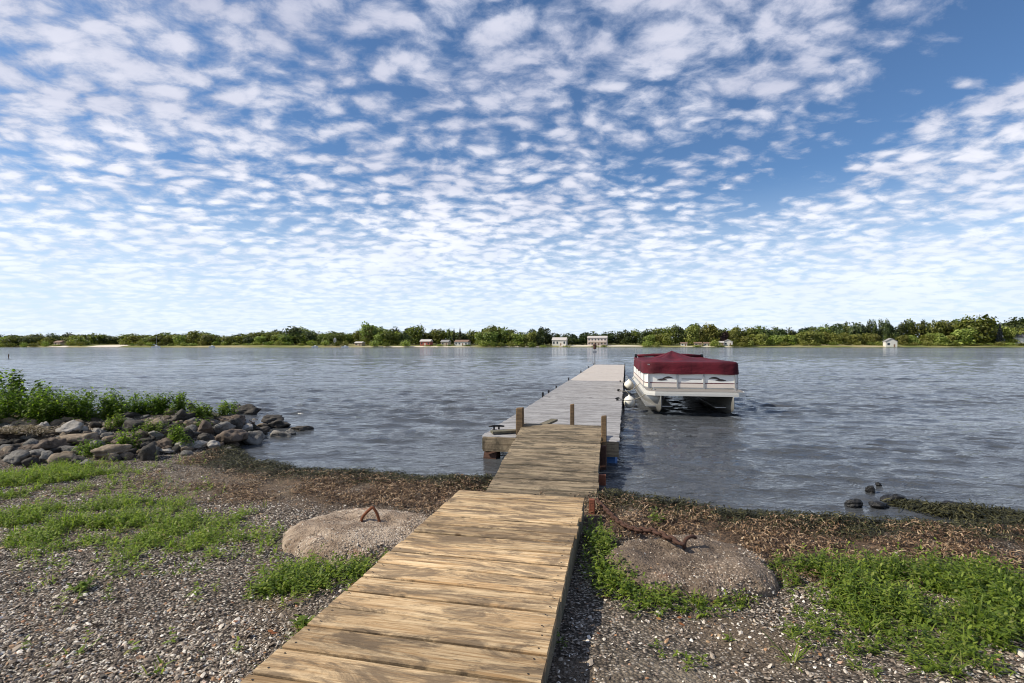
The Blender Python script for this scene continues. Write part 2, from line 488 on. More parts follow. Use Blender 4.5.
class MB:
    """collects shapes into ONE mesh"""
    def __init__(self):
        self.v, self.f, self.m = [], [], []

    def add(self, V, F, mi=0):
        o = len(self.v)
        self.v += [tuple(x) for x in V]
        self.f += [tuple(i + o for i in f) for f in F]
        self.m += [mi] * len(F)
        return self

    def box(self, c, s, rz=0.0, ch=0.0, mi=0):
        x, y, z = (q / 2 for q in s)
        if ch <= 0:
            V = [(-x, -y, -z), (x, -y, -z), (x, y, -z), (-x, y, -z), (-x, -y, z), (x, -y, z), (x, y, z), (-x, y, z)]
            F = [(0, 3, 2, 1), (4, 5, 6, 7), (0, 1, 5, 4), (1, 2, 6, 5), (2, 3, 7, 6), (3, 0, 4, 7)]
        else:
            bm = bmesh.new()
            bmesh.ops.create_cube(bm, size=1, matrix=Matrix.Diagonal((*s, 1)))
            bmesh.ops.bevel(bm, geom=bm.edges[:], offset=ch, segments=2, affect='EDGES', profile=0.5)
            bm.verts.index_update()
            V = [tuple(v.co) for v in bm.verts]
            F = [tuple(v.index for v in f.verts) for f in bm.faces]
            bm.free()
        ca, sa = math.cos(rz), math.sin(rz)
        V = [(c[0] + a * ca - b * sa, c[1] + a * sa + b * ca, c[2] + d) for a, b, d in V]
        return self.add(V, F, mi)

    def tube(self, P, r, seg=8, mi=0, cap=True):
        P = [Vector(p) for p in P]
        rs = r if isinstance(r, (list, tuple)) else [r] * len(P)
        V, F = [], []
        up = Vector((0, 0, 1))
        for i, p in enumerate(P):
            t = (P[min(i + 1, len(P) - 1)] - P[max(i - 1, 0)]).normalized()
            u = t.cross(up)
            if u.length < 1e-3:
                u = t.cross(Vector((1, 0, 0)))
            u.normalize()
            w = u.cross(t).normalized()
            for j in range(seg):
                a = 2 * math.pi * j / seg
                V.append(p + (u * math.cos(a) + w * math.sin(a)) * rs[i])
        for i in range(len(P) - 1):
            for j in range(seg):
                a, b = i * seg + j, i * seg + (j + 1) % seg
                F.append((a, b, b + seg, a + seg))
        if cap:
            F.append(tuple(range(seg))[::-1])
            F.append(tuple((len(P) - 1) * seg + j for j in range(seg)))
        return self.add(V, F, mi)

    def loft(self, rings, cap=True, mi=0):
        k = len(rings[0])
        V = [p for r in rings for p in r]
        F = []
        for i in range(len(rings) - 1):
            for j in range(k):
                a, b = i * k + j, i * k + (j + 1) % k
                F.append((a, b, b + k, a + k))
        if cap:
            F.append(tuple(range(k))[::-1])
            F.append(tuple((len(rings) - 1) * k + j for j in range(k)))
        return self.add(V, F, mi)

    def plank(self, c, L, w, t, rz=0.0, ch=0.005, warp=0.003, mi=0, tilt=0.0):
        """board whose length runs along X, rounded long edges, faint warp"""
        prof = [(-w / 2, -t / 2), (w / 2, -t / 2), (w / 2, t / 2 - ch), (w / 2 - ch, t / 2), (-w / 2 + ch, t / 2), (-w / 2, t / 2 - ch)]
        rings = []
        n_ = 7
        ph, am = random.uniform(0, 6.28), random.uniform(-warp, warp)
        ca, sa = math.cos(rz), math.sin(rz)
        for i in range(n_):
            x = -L / 2 + L * i / (n_ - 1)
            dz_ = am * math.sin(ph + 3 * x)
            dyy = 0.4 * am * math.cos(ph + 2.2 * x)
            ring = []
            for y, z in prof:
                y2, z2 = y + dyy, z + dz_ + y * tilt
                ring.append((c[0] + x * ca - y2 * sa, c[1] + x * sa + y2 * ca, c[2] + z2))
            rings.append(ring)
        return self.loft(rings, True, mi)

    def build(self, name, mats, parent=None, smooth=False):
        me = bpy.data.meshes.new(name)
        me.from_pydata(self.v, [], self.f)
        for m in ([mats] if isinstance(mats, str) else mats):
            me.materials.append(MATS[m])
        me.polygons.foreach_set('material_index', self.m)
        me.polygons.foreach_set('use_smooth', [smooth] * len(self.f))
        me.update()
        return link(bpy.data.objects.new(name, me), parent)


def tag(o, label=None, cat=None, group=None, kind=None):
    if label: o['label'] = label
    if cat: o['category'] = cat
    if group: o['group'] = group
    if kind: o['kind'] = kind
    return o


def empty(name, loc, label, cat, group=None, rot=(0, 0, 0)):
    o = link(bpy.data.objects.new(name, None))
    o.location, o.rotation_euler = loc, rot
    o.empty_display_size = 0.2
    return tag(o, label, cat, group)


def copy_tree(o, parent=None):
    c = o.copy()
    COL.objects.link(c)
    if parent is not None:
        c.parent = parent
    for ch in list(o.children):
        copy_tree(ch, c)
    return c


# ------------------------------------------------------------------ terrain functions
def _hash(ix, iy, s):
    h = (ix.astype(np.int64) * 374761393 + iy.astype(np.int64) * 668265263 + s * 1442695041) & 0xFFFFFFFF
    h = ((h ^ (h >> 13)) * 1274126177) & 0xFFFFFFFF
    return ((h ^ (h >> 16)) & 0xFFFF) / 65535.0


def vnoise(x, y, s=0):
    ix, iy = np.floor(x), np.floor(y)
    fx, fy = x - ix, y - iy
    fx, fy = fx * fx * (3 - 2 * fx), fy * fy * (3 - 2 * fy)
    a, b = _hash(ix, iy, s), _hash(ix + 1, iy, s)
    c, d = _hash(ix, iy + 1, s), _hash(ix + 1, iy + 1, s)
    return (a + (b - a) * fx) * (1 - fy) + (c + (d - c) * fx) * fy


def fbm(x, y, s=0, o=4):
    t, a, f = 0, 0.5, 1.0
    for i in range(o):
        t = t + a * vnoise(x * f, y * f, s + i)
        a, f = a * 0.5, f * 2.03
    return t


def sstep(a, b, x):
    t = np.clip((x - a) / (b - a), 0, 1)
    return t * t * (3 - 2 * t)


LAND = np.array([(-3000, -3000), (3000, -3000), (3000, 200), (60, 16), (20, 8.2), (8, 5.9), (5.6, 5.30), (4.75, 5.02), (4.25, 4.98),
                 (3.6, 5.0), (2.86, 5.12), (1.99, 5.45), (1.13, 5.9), (0.4, 6.3), (-0.32, 6.62), (-1.0, 6.70), (-1.75, 6.82), (-2.4, 6.95),
                 (-2.94, 7.12), (-3.5, 7.35), (-4.0, 7.75), (-4.45, 8.3), (-4.8, 9.0), (-4.9, 10.0), (-5.5, 10.7), (-8, 11.1), (-15, 11.4),
                 (-60, 15), (-3000, 200)], float)


def shore_sd(x, y):
    """distance to the waterline, positive on land"""
    x, y = np.asarray(x, float), np.asarray(y, float)
    wob = (fbm(x * 1.3, y * 1.3, 5, 3) - 0.45) * 0.30
    best = np.full(x.shape, 1e9)
    inside = np.zeros(x.shape, bool)
    for i in range(len(LAND)):
        (ax, ay), (bx, by) = LAND[i], LAND[(i + 1) % len(LAND)]
        ex, ey = bx - ax, by - ay
        t = np.clip(((x - ax) * ex + (y - ay) * ey) / (ex * ex + ey * ey), 0, 1)
        best = np.minimum(best, np.hypot(x - ax - t * ex, y - ay - t * ey))
        c = (ay > y) != (by > y)
        with np.errstate(divide='ignore', invalid='ignore'):
            inside ^= c & (x < ex * (y - ay) / (ey if ey else 1e-9) + ax)
    return np.where(inside, best, -best) + wob * (np.abs(best) < 4)


def far_shore(x):
    return 402 + 9 * np.sin(x * 0.012 + 1) + 5 * np.sin(x * 0.041) - 0.00012 * x * x * 0


def ground_z(x, y):
    x, y = np.asarray(x, float), np.asarray(y, float)
    sd = shore_sd(x, y)
    land = 0.012 + 0.034 * np.clip(sd, 0, 3.2) + 0.05 * np.clip(sd - 3.2, 0, 60) * 0.12
    und = (fbm(x * 0.9, y * 0.9, 11, 4) - 0.47) * 0.10 + (fbm(x * 5, y * 5, 21, 3) - 0.44) * 0.03
    land = land + und * sstep(0.0, 1.0, sd)
    wr = sstep(0, 0.12, sd) * sstep(1.7, 0.3, sd)
    land = land + wr * (fbm(x * 3.2, y * 4.5, 31, 4) * 0.13 - 0.008)
    wat = np.maximum(sd * 0.22, -1.8)
    z = np.where(sd > 0, land, wat)
    # the rocky spit on the left
    ridge = 0.42 * np.exp(-((y - 9.35 - 0.03 * (x + 8)) / 1.25) ** 2) * sstep(-4.5, -6.0, x)
    z = z + ridge * (sd > -0.5)
    # the far side of the lake
    f = y - far_shore(x)
    farz = np.where(f > 0, 0.03 * f + 0.9 * sstep(0, 14, f), np.maximum(f * 0.2, -1.8))
    farz = np.minimum(farz, 9.0)
    return np.where(y > 300, np.maximum(farz, -1.8), z)


def hit(u, v, z0=None):
    """where the sight line of a point noted in the reference meets the terrain"""
    if z0 is not None:
        d = (CZ - z0) * FPX / (v - HOR)
        return np.array([(u - 512) / FPX * d, d, z0])
    ds = np.linspace(1.6, 16, 1800)
    xs = (u - 512) / FPX * ds
    zs = CZ - (v - HOR) / FPX * ds
    g = ground_z(xs, ds)
    w = np.nonzero(zs <= np.maximum(g, -0.02))[0]
    i = w[0] if len(w) else len(ds) - 1
    return np.array([xs[i], ds[i], max(zs[i], -0.02)])


# ------------------------------------------------------------------ ground sheet
def grow(a, b, s0, g):
    out, s = [a], s0
    sg = 1 if b > a else -1
    while (b - out[-1]) * sg > 0:
        s *= g
        out.append(out[-1] + sg * s)
    return out[1:]


xs = np.array(sorted(grow(-8.5, -3200, 0.05, 1.18)) + list(np.arange(-8.5, 7.0, 0.035)) + grow(7.0, 3200, 0.05, 1.18))
ys = np.array(sorted(grow(1.0, -400, 0.05, 1.3)) + list(np.arange(1.0, 11.5, 0.035)) + grow(11.5, 385, 0.05, 1.16)[:-1] +
              list(np.arange(386, 470, 2.0)) + grow(470, 4000, 2, 1.3))
GX, GY = np.meshgrid(xs, ys)
GZ = ground_z(GX, GY)
nx, ny = len(xs), len(ys)
idx = np.arange(nx * ny).reshape(ny, nx)
F = np.stack([idx[:-1, :-1], idx[:-1, 1:], idx[1:, 1:], idx[1:, :-1]], -1).reshape(-1, 4)
ground = arr_mesh('ground', np.stack([GX, GY, GZ], -1), F, 'beach', smooth=True)
tag(ground, 'gravel beach running down to the lake', kind='structure')
ground.data.materials.append(MATS['far_lawn'])
ground.data.polygons.foreach_set('material_index', (GY[:-1, :-1] > 350).astype(np.int32).ravel())
sdg = shore_sd(GX, GY)


def fattr(ob, name, vals):
    a = ob.data.attributes.new(name, 'FLOAT', 'POINT')
    a.data.foreach_set('value', np.asarray(vals, np.float32).ravel())


fattr(ground, 'wrack', sstep(2.0, 0.9, sdg) * sstep(-0.6, 0.0, sdg) * sstep(-4.6, -3.2, GX - 0.0 * GY))
fattr(ground, 'wet', sstep(0.62, 0.22, sdg))
# bare pale sand: a trodden strip right of the boardwalk, and the dry patch under the rocks
sandm = np.exp(-(((GX - 0.72) / 0.22) ** 2 + ((GY - 2.35) / 0.6) ** 2)) + 0.3 * np.exp(-(((GX + 3.4) / 1.5) ** 2 + ((GY - 6.3) / 0.6) ** 2))
fattr(ground, 'sand', np.clip(sandm, 0, 1))

# ------------------------------------------------------------------ lake
WIND = R(-104)     # the way the ripples travel
yy = [3.2]
while yy[-1] < 420:
    yy.append(yy[-1] + max(0.026, 0.0052 * yy[-1]))
yy = np.array(yy)
tt = np.concatenate([np.array(sorted(grow(-1.3, -6, 0.006, 1.08))), np.arange(-1.3, 1.3, 0.0042), np.array(grow(1.3, 6, 0.006, 1.08))])
WT, WY = np.meshgrid(tt, yy)
WX = WT * WY
cell = np.maximum(0.026, 0.0052 * WY)
WZ = np.zeros_like(WX)
wr_ = np.random.default_rng(3)
for i in range(84):
    lam = 0.15 * (2.0 / 0.15) ** (wr_.random() ** 1.15)
    th = WIND + wr_.normal(0, 0.42)
    kx, ky = math.cos(th) * 2 * math.pi / lam, math.sin(th) * 2 * math.pi / lam
    amp = lam * (0.0034 if lam > 0.8 else 0.0078) * (0.6 + 0.8 * wr_.random())
    WZ += amp * np.sin(kx * WX + ky * WY + wr_.random() * 6.28) * sstep(2.2, 5.0, lam / cell)
WZ *= 0.17 + 0.75 * fbm(WX * 0.22, WY * 0.35, 77, 3)
WZ = WZ + 8.0 * WZ * np.abs(WZ)
calm = sstep(0.0, 2.6, -np.clip(shore_sd(WX, WY), -50, 0))
WZ *= 0.40 + 0.60 * calm
nx, ny = len(tt), len(yy)
idx = np.arange(nx * ny).reshape(ny, nx)
F = np.stack([idx[:-1, :-1], idx[:-1, 1:], idx[1:, 1:], idx[1:, :-1]], -1).reshape(-1, 4)
water = arr_mesh('water', np.stack([WX, WY, WZ], -1), F, 'lake_water', smooth=True)
tag(water, 'rippled lake reaching to the far shore', kind='structure')

# ------------------------------------------------------------------ boardwalk, gangway, dock


def deck_mesh(y0, y1, pitch, width, thick, over=0.0, gap=0.008, nails=True, jitter=0.006, z=0.0):
    b = MB()
    cnt = max(1, round((y1 - y0) / pitch))
    p = (y1 - y0) / cnt
    for i in range(cnt):
        yc = y0 + (i + 0.5) * p
        L = width + over + random.uniform(-0.012, 0.018)
        xo = random.uniform(-jitter, jitter)
        b.plank((xo, yc, z - thick / 2 + random.uniform(-0.002, 0.003)), L, p - gap * random.uniform(0.6, 1.5), thick,
                random.uniform(-0.003, 0.003), 0.006, 0.004, 0, random.uniform(-0.012, 0.012))
        if nails:
            for sx in (-1, 1):
                for sy in (-0.28, 0.28):
                    cx, cy, r = sx * (width / 2 - 0.05) + random.uniform(-.008, .008), yc + sy * p, 0.0055
                    b.add([(cx + r * math.cos(a), cy + r * math.sin(a), z + 0.0055) for a in np.arange(6) * math.pi / 3], [(0, 1, 2, 3, 4, 5)], 1)
    return b


R12 = R(12)
walk = empty('boardwalk', (0.089, 5.05, 0.284), 'tan weathered wooden boardwalk of wide planks lying on the gravel beach', 'boardwalk', rot=(-0.009, 0, -R12))
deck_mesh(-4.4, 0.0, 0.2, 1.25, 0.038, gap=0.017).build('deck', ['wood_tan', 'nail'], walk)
for sx in (-1, 1):
    b = MB()
    b.plank((0, 0, 0), 4.38, 0.24, 0.04, 0, 0.004, 0.002)
    V = [(sx * 0.598 + v[2], v[0] - 2.2, v[1] - 0.161) for v in b.v]
    MB().add(V, b.f).build('stringer', 'wood_side', walk)
for y in (-0.5, -1.9, -3.3):
    MB().box((0, y, -0.13), (1.13, 0.05, 0.17), 0, 0.004).build('cross_beam', 'wood_side', walk)

gang = empty('gangway', (1.378 - 0.61 * math.cos(R(11)), 7.88 + 0.61 * math.sin(R(11)), 0.512), 'stained brown plank gangway sloping up from the boardwalk onto the dock', 'gangway', rot=(0.156, 0, -R(11)))
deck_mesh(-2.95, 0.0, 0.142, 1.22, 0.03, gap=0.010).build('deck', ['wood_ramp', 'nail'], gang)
for sx in (-1, 1):
    b = MB()
    b.plank((0, 0, 0), 1.86, 0.13, 0.04, 0, 0.004, 0.002)
    V = [(sx * 0.585 + v[2], v[0] - 2.0, v[1] - 0.097) for v in b.v]
    MB().add(V, b.f).build('stringer', 'wood_side', gang)

AX = R(12.52)
ca, sa = math.cos(AX), math.sin(AX)
DW = 2.08
DOCK0 = Vector((1.552 - DW / 2 * ca, 7.42 + DW / 2 * sa, 0.35))
dock = empty('dock', DOCK0, 'long grey plank dock running out into the lake beside the pontoon boat', 'dock', rot=(0, 0, -AX))


def dockp(x, y, z=0.0):
    return Vector((DOCK0.x + x * ca + y * sa, DOCK0.y - x * sa + y * ca, DOCK0.z + z))


secs = [(0.0, 6.1), (6.1, 12.6), (12.6, 18.3), (18.3, 23.8), (23.8, 29.4)]
for i, (a, b_) in enumerate(secs):
    m = 'wood_grey' if i < 2 else 'wood_pale'
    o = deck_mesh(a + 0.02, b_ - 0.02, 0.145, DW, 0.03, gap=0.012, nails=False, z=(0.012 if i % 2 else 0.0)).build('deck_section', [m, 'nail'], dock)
    if i >= 2:
        o['label'] = 'newer pale plank section towards the outer end of the dock'
    for sx in (-1, 1):
        q = MB()
        q.plank((0, 0, 0), b_ - a - 0.05, 0.17, 0.04, 0, 0.004, 0.002)
        V = [(sx * (DW / 2 - 0.035) + v[2], (a + b_) / 2 + v[0], v[1] - 0.122) for v in q.v]
        MB().add(V, q.f).build('side_beam', 'wood_side', dock)
MB().plank((0.02, -0.028, -0.11), DW - 0.05, 0.04, 0.215, 0, 0.006, 0.002).build('end_beam', 'wood_ramp', dock)
for a in [s[0] + 0.15 for s in secs] + [29.2]:
    for sx in (-1, 1):
        if a < 1:
            continue
        q = MB()
        q.tube([dockp(0, 0) * 0 + Vector((sx * (DW / 2 + 0.035), a, -1.9)), Vector((sx * (DW / 2 + 0.035), a, 0.11))], 0.028, 10)
        q.build('dock_leg', 'black_iron', dock)
for a in (3.0, 7.3, 9.0):
    MB().tube([(-DW / 2 - 0.03, a, -0.25), (-DW / 2 - 0.03, a, 0.075)], 0.026, 10).build('edge_bolt', 'black_iron', dock)


def dock_post(x, y, w, z0, z1, top_slant=0.01, name='post', m='wood_post'):
    q = MB()
    rings = []
    for z, k_ in ((z0, 1.0), (z0 * 0.5 + z1 * 0.5, 0.98), (z1 - 0.012, 0.97), (z1, 0.86)):
        h = w / 2 * k_
        c = h * 0.8
        rings.append([(x + a, y + b, z + (a * top_slant / w if z > z1 - 0.02 else 0)) for a, b in
                      ((-h, -c), (-c, -h), (c, -h), (h, -c), (h, c), (c, h), (-c, h), (-h, c))])
    return q.loft(rings).build(name, m, dock)


def to_dock(X, Y):
    dx_, dy_ = X - DOCK0.x, Y - DOCK0.y
    return dx_ * ca - dy_ * sa, dx_ * sa + dy_ * ca


for X, Y, w, z0, z1 in ((0.125, 8.00, 0.115, -1.0, 0.42), (1.0, 8.5, 0.066, -0.02, 0.42), (1.325, 7.38, 0.078, -1.0, 0.38)):
    x, y = to_dock(X, Y)
    dock_post(x, y, w, z0, z1)
x, y = to_dock(1.285, 7.22)
dock_post(x, y, 0.09, -0.9, -0.02, name='support_block', m='rust_dark')
x, y = to_dock(1.10, 6.25)
MB().box((x, y, -0.245), (0.09, 0.06, 0.13), 0, 0.006).build('support_block', 'rust_red', dock)
x, y = to_dock(0.80, 5.12)
MB().box((x, y, -0.22), (0.06, 0.05, 0.16), 0, 0.006).build('support_block', 'rust_red', dock)
# floats under the near end
MB().tube([(-1.0, 0.14, -0.37), (-0.80, 0.14, -0.37)], 0.15, 18).build('float_drum', 'rust_dark', dock)['label'] = 'rusty red drum under the near left corner'
q = MB()
q.tube([(0.60, 0.25, -0.37), (0.65, 0.25, -0.37), (0.98, 0.25, -0.37), (1.01, 0.25, -0.37)], [0.10, 0.13, 0.13, 0.10], 18)
q.build('float_drum', 'barrel_blue', dock)['label'] = 'blue plastic drum under the near right corner'


def cleat(x, y, rz=0.0):
    q = MB()
    c_, s_ = math.cos(rz), math.sin(rz)
    def t(a, b, z): return (x + a * c_ - b * s_, y + a * s_ + b * c_, z)
    q.tube([t(-0.13, 0, 0.055), t(-0.05, 0, 0.065), t(0.05, 0, 0.065), t(0.13, 0, 0.055)], [0.012, 0.017, 0.017, 0.012], 8)
    q.tube([t(-0.04, 0, 0.0), t(-0.04, 0, 0.06)], 0.015, 8)
    q.tube([t(0.04, 0, 0.0), t(0.04, 0, 0.06)], 0.015, 8)
    q.build('cleat', 'black_iron', dock, True)


cleat(0.93, 5.6, R(70))
cleat(0.92, 8.1, R(75))
cleat(-0.95, 0.62, R(20))
cleat(0.93, 12.0, R(90))

# loose boards left on the deck
def loose(p0, p1, w, t, label):
    a, b_ = Vector(p0), Vector(p1)
    d = b_ - a
    o = empty('loose_board', (a + b_) / 2, label, 'board', rot=(0, -math.atan2(d.z, d.xy.length), math.atan2(d.y, d.x)))
    MB().plank((0, 0, 0), d.length, w, t, 0, 0.004, 0.002).build('plank', 'wood_side', o)


loose((0.30, 8.15, 0.40), (0.74, 8.95, 0.44), 0.13, 0.035, 'loose plank lying slantwise on the dock behind the gangway top')
loose((-0.32, 8.02, 0.385), (0.10, 8.16, 0.39), 0.14, 0.035, 'short loose plank on the near left dock corner beside the thick post')

# ------------------------------------------------------------------ pole at the end of the dock, fenders, ropes
x, y = -1.02, 29.3
p0 = dockp(x, y, 0)
lamp = empty('marker_pole', p0, 'slim pole with a dark red lantern head at the outer end of the dock', 'pole')
MB().tube([(0, 0, -1.6), (0, 0, 1.12)], 0.030, 10).build('pole', 'galvanised', lamp)
q = MB()
q.loft([[(r * math.cos(a), r * math.sin(a), z) for a in np.arange(12) * math.pi / 6] for r, z in ((0.05, 1.10), (0.11, 1.14), (0.11, 1.36), (0.15, 1.38), (0.05, 1.50), (0.01, 1.52))])
q.build('lantern', 'rust_dark', lamp)
MB().box((0.0, 0, 0.90), (0.26, 0.04, 0.16), 0, 0.01).build('bracket', 'galvanised', lamp)


def buoy(loc, r, label):
    o = empty('fender_buoy', loc, label, 'fender', 'white fenders hung from the dock edge')
    prof = [(0.012, -1.02), (0.35, -0.97), (0.72, -0.72), (0.95, -0.32), (1.0, 0.05), (0.93, 0.42), (0.70, 0.78), (0.36, 1.03), (0.19, 1.13), (0.17, 1.30), (0.01, 1.32)]
    MB().loft([[(a * r * math.cos(t), a * r * math.sin(t), z * r) for t in np.arange(20) * math.pi / 10] for a, z in prof]).build('body', 'buoy_white', o, True)
    q = MB()
    q.tube([(0, 0, 1.28 * r), (-0.03, 0, 1.6 * r), (-0.10, 0.0, 2.1 * r)], 0.009, 6)
    q.build('hanging_rope', 'rope', o, True)


for yb, zb, r, lab in ((6.2, -0.10, 0.15, 'round white fender hanging on the dock edge nearest the shore'),
                       (11.2, -0.05, 0.17, 'white fender wedged between dock and boat near the bow'),
                       (12.0, -0.14, 0.15, 'smaller white fender hanging just beyond the one wedged by the bow')):
    buoy(dockp(DW / 2 + 0.035 + r, yb, zb), r, lab)

# ------------------------------------------------------------------ pontoon boat
BA = R(10.5)
bca, bsa = math.cos(BA), math.sin(BA)
BOAT0 = Vector((4.50, 12.50, 0.0))
boat = empty('pontoon_boat', BOAT0, 'moored pontoon boat with white railings under a dark red canvas cover', 'boat', rot=(0, 0, -BA))
HW, BL = 1.19, 6.6


def pontoon(cx):
    q = MB()
    rings = []
    for y, wx, zb, zt in ((-0.12, 0.010, 0.20, 0.50), (0.05, 0.028, 0.13, 0.505), (0.35, 0.080, 0.05, 0.51), (0.75, 0.150, -0.02, 0.51), (1.15, 0.215, -0.07, 0.51),
                          (1.55, 0.265, -0.09, 0.51), (2.0, 0.30, -0.105, 0.51), (3.0, 0.305, -0.105, 0.51), (6.2, 0.305, -0.105, 0.51), (6.35, 0.25, -0.05, 0.46)):
        r = []
        for j in range(20):
            a = 2 * math.pi * j / 20
            ux, uz = math.cos(a), math.sin(a)
            e = min(1.0, 0.35 + wx * 2.3)
            sx = math.copysign(abs(ux) ** (2 - e), ux)
            r.append((cx + wx * sx, y, (zb + zt) / 2 + (zt - zb) / 2 * uz))
        rings.append(r)
    q.loft(rings)
    o = q.build('pontoon', 'pontoon_metal', boat, True)
    k = MB()
    k.box((cx, 3.2, 0.19), (0.66, 5.6, 0.025), 0, 0.004)
    k.build('rub_strip', 'aluminium', o)
    return o


pontoon(-0.84)
pontoon(0.84)
q = MB()
for y in np.arange(0.35, 6.3, 0.45):
    q.box((0, y, 0.535), (2.25, 0.05, 0.045))
q.build('cross_member', 'aluminium', boat)


def outline(hw, y0, y1, ch, r=5, chb=0.15):
    """closed outline, bow corners cut by ch"""
    P = [(-hw + ch * 0.55, y0), (hw - ch * 0.55, y0), (hw - ch * 0.12, y0 + ch * 0.35), (hw, y0 + ch), (hw, y1 - chb), (hw - chb, y1), (-hw + chb, y1), (-hw, y1 - chb), (-hw, y0 + ch), (-hw + ch * 0.12, y0 + ch * 0.35)]
    return P


def slab(P, z0, z1):
    return MB().loft([[(x, y, z0) for x, y in P], [(x, y, z1) for x, y in P]])


slab(outline(HW, 0.0, BL, 0.40), 0.558, 0.60).build('deck', 'deck_trim', boat)
slab(outline(HW - 0.03, 0.03, BL - 0.03, 0.40), 0.603, 0.612).build('deck_carpet', 'carpet', boat)
q = slab(outline(HW + 0.02, -0.02, BL + 0.02, 0.42), 0.50, 0.556)
q.build('rub_rail', 'deck_trim', boat)

FY0, FHW, FCH = 0.80, 1.16, 0.42      # railing outline
FP = [(-FHW + 0.10, FY0), (FHW - 0.08, FY0), (FHW, FY0 + 0.14), (FHW, BL - 0.3), (-FHW, BL - 0.3), (-FHW, FY0 + 0.24)]


def wall_run(p, q_, z0, z1, t, name, m, parent, off=0.0, smooth=False):
    (ax, ay), (bx, by) = p, q_
    L = math.hypot(bx - ax, by - ay)
    a = math.atan2(by - ay, bx - ax)
    nx_, ny_ = math.sin(a), -math.cos(a)
    b = MB().box(((ax + bx) / 2 + nx_ * off, (ay + by) / 2 + ny_ * off, (z0 + z1) / 2), (L - 0.01, t, z1 - z0), a, 0.003)
    return b.build(name, m, parent)


for i in range(len(FP)):
    a, b_ = FP[i], FP[(i + 1) % len(FP)]
    pan = wall_run(a, b_, 0.64, 1.22, 0.012, 'rail_panel', 'panel_white', boat)
    wall_run(a, b_, 0.645, 0.745, 0.006, 'lower_band', 'panel_beige', pan, 0.0105)
    wall_run(a, b_, 0.750, 0.772, 0.006, 'stripe', 'stripe_maroon', pan, 0.0105)
    wall_run(a, b_, 0.614, 0.638, 0.030, 'bottom_rail', 'aluminium', boat)
    wall_run(a, b_, 1.22, 1.25, 0.032, 'top_rail', 'aluminium', boat)
posts = list(FP) + [(-0.34, FY0), (0.32, FY0)] + [(-FHW, y) for y in (2.6, 3.6, 4.7)] + [(FHW, y) for y in (2.2, 3.4, 4.6)]
for x, y in posts:
    MB().box((x, y - (0.012 if abs(y - FY0) < 0.01 else 0), 0.80), (0.045, 0.04, 0.38), 0, 0.004).build('rail_post', 'aluminium', boat)


def swoosh(x0, x1, z, h, flip=1):
    q = MB()
    T, B = [], []
    for i in range(13):
        t = i / 12
        x = x0 + (x1 - x0) * t
        zc_ = z + h * math.sin(t * 2.6) * (1 if flip > 0 else 1)
        w = 0.022 * math.sin(math.pi * min(1, max(0.02, t))) + 0.003
        T.append((x, zc_ + w))
        B.append((x, zc_ - w))
    P = T + B[::-1]
    y0, y1 = FY0 - 0.0085, FY0 - 0.0125
    q.loft([[(x, y0, z_) for x, z_ in P], [(x, y1, z_) for x, z_ in P]])
    q.build('decal', 'decal_dark', boat)


swoosh(-0.74, -0.44, 0.855, 0.05)
swoosh(0.74, 0.44, 0.855, 0.05)
swoosh(-0.86, -0.60, 0.835, 0.012)
swoosh(0.86, 0.60, 0.835, 0.012)
wall_run((-0.24, FY0), (0.26, FY0), 0.86, 0.875, 0.005, 'decal', 'decal_dark', boat, 0.011)

# fitted cover: skirt, shoulder, then a top that rises to one support pole
def perim(n_, grow_):
    c = np.array(FP)
    ctr = c.mean(0)
    P = []
    seg = [np.linalg.norm(c[(i + 1) % len(c)] - c[i]) for i in range(len(c))]
    tot = sum(seg)
    for i in range(len(c)):
        k_ = max(3, round(n_ * seg[i] / tot))
        for j in range(k_):
            P.append(c[i] + (c[(i + 1) % len(c)] - c[i]) * j / k_)
    P = np.array(P)
    for _ in range(2):
        P = 0.5 * P + 0.25 * np.roll(P, 1, 0) + 0.25 * np.roll(P, -1, 0)
    d = P - ctr
    return P + d / np.linalg.norm(d, axis=1, keepdims=True) * grow_


PER = perim(150, 0.045)
PK = np.array([-0.22, 3.0])
ths = np.arange(len(PER))
rings = []
for z, g, wv in ((0.995, 0.02, 0.014), (1.06, 0.012, 0.016), (1.16, 0.004, 0.010), (1.245, 0.0, 0.004), (1.285, -0.012, 0.0), (1.305, -0.05, 0.0)):
    d = PER - PK
    dn = d / np.linalg.norm(d, axis=1, keepdims=True)
    wob = wv * np.sin(ths * 0.9 + 2 * np.sin(ths * 0.21))
    Q = PER + dn * (g + wob)[:, None] if hasattr(wob, '__len__') else PER + dn * g
    zz = z + (0.010 * np.sin(ths * 0.55) if z < 1.0 else 0 * ths)
    rings.append([(a, b_, c) for (a, b_), c in zip(Q, zz)])
for t in np.linspace(0.06, 1, 26):
    Q = PER + (PK - PER) * t
    prof = 1.305 + 0.275 * (0.42 * t + 0.58 * t ** 4) - 0.035 * math.sin(math.pi * min(1, t * 1.15)) * (t < 0.87)
    ang = np.arctan2(PER[:, 1] - PK[1], PER[:, 0] - PK[0])
    zz = prof + 0.022 * np.sin(ang * 9 + 1.0 + 0.8 * np.sin(ang * 4)) * math.sin(math.pi * t) + 0.012 * np.sin(Q[:, 0] * 5 + Q[:, 1] * 3.1) * (1 - t)
    # the seat backs in the bow corners push the cloth up a little
    for bx, by in ((0.85, 1.4), (-0.8, 1.7), (0.9, 5.4), (-0.9, 5.4)):
        zz = zz + 0.035 * np.exp(-(((Q[:, 0] - bx) / 0.3) ** 2 + ((Q[:, 1] - by) / 0.5) ** 2))
    zz = np.where(t > 0.97, prof, zz)
    rings.append([(a, b_, c) for (a, b_), c in zip(Q, zz)])
q = MB()
q.loft(rings, cap=False)
q.build('canvas_cover', 'canvas_maroon', boat, True)
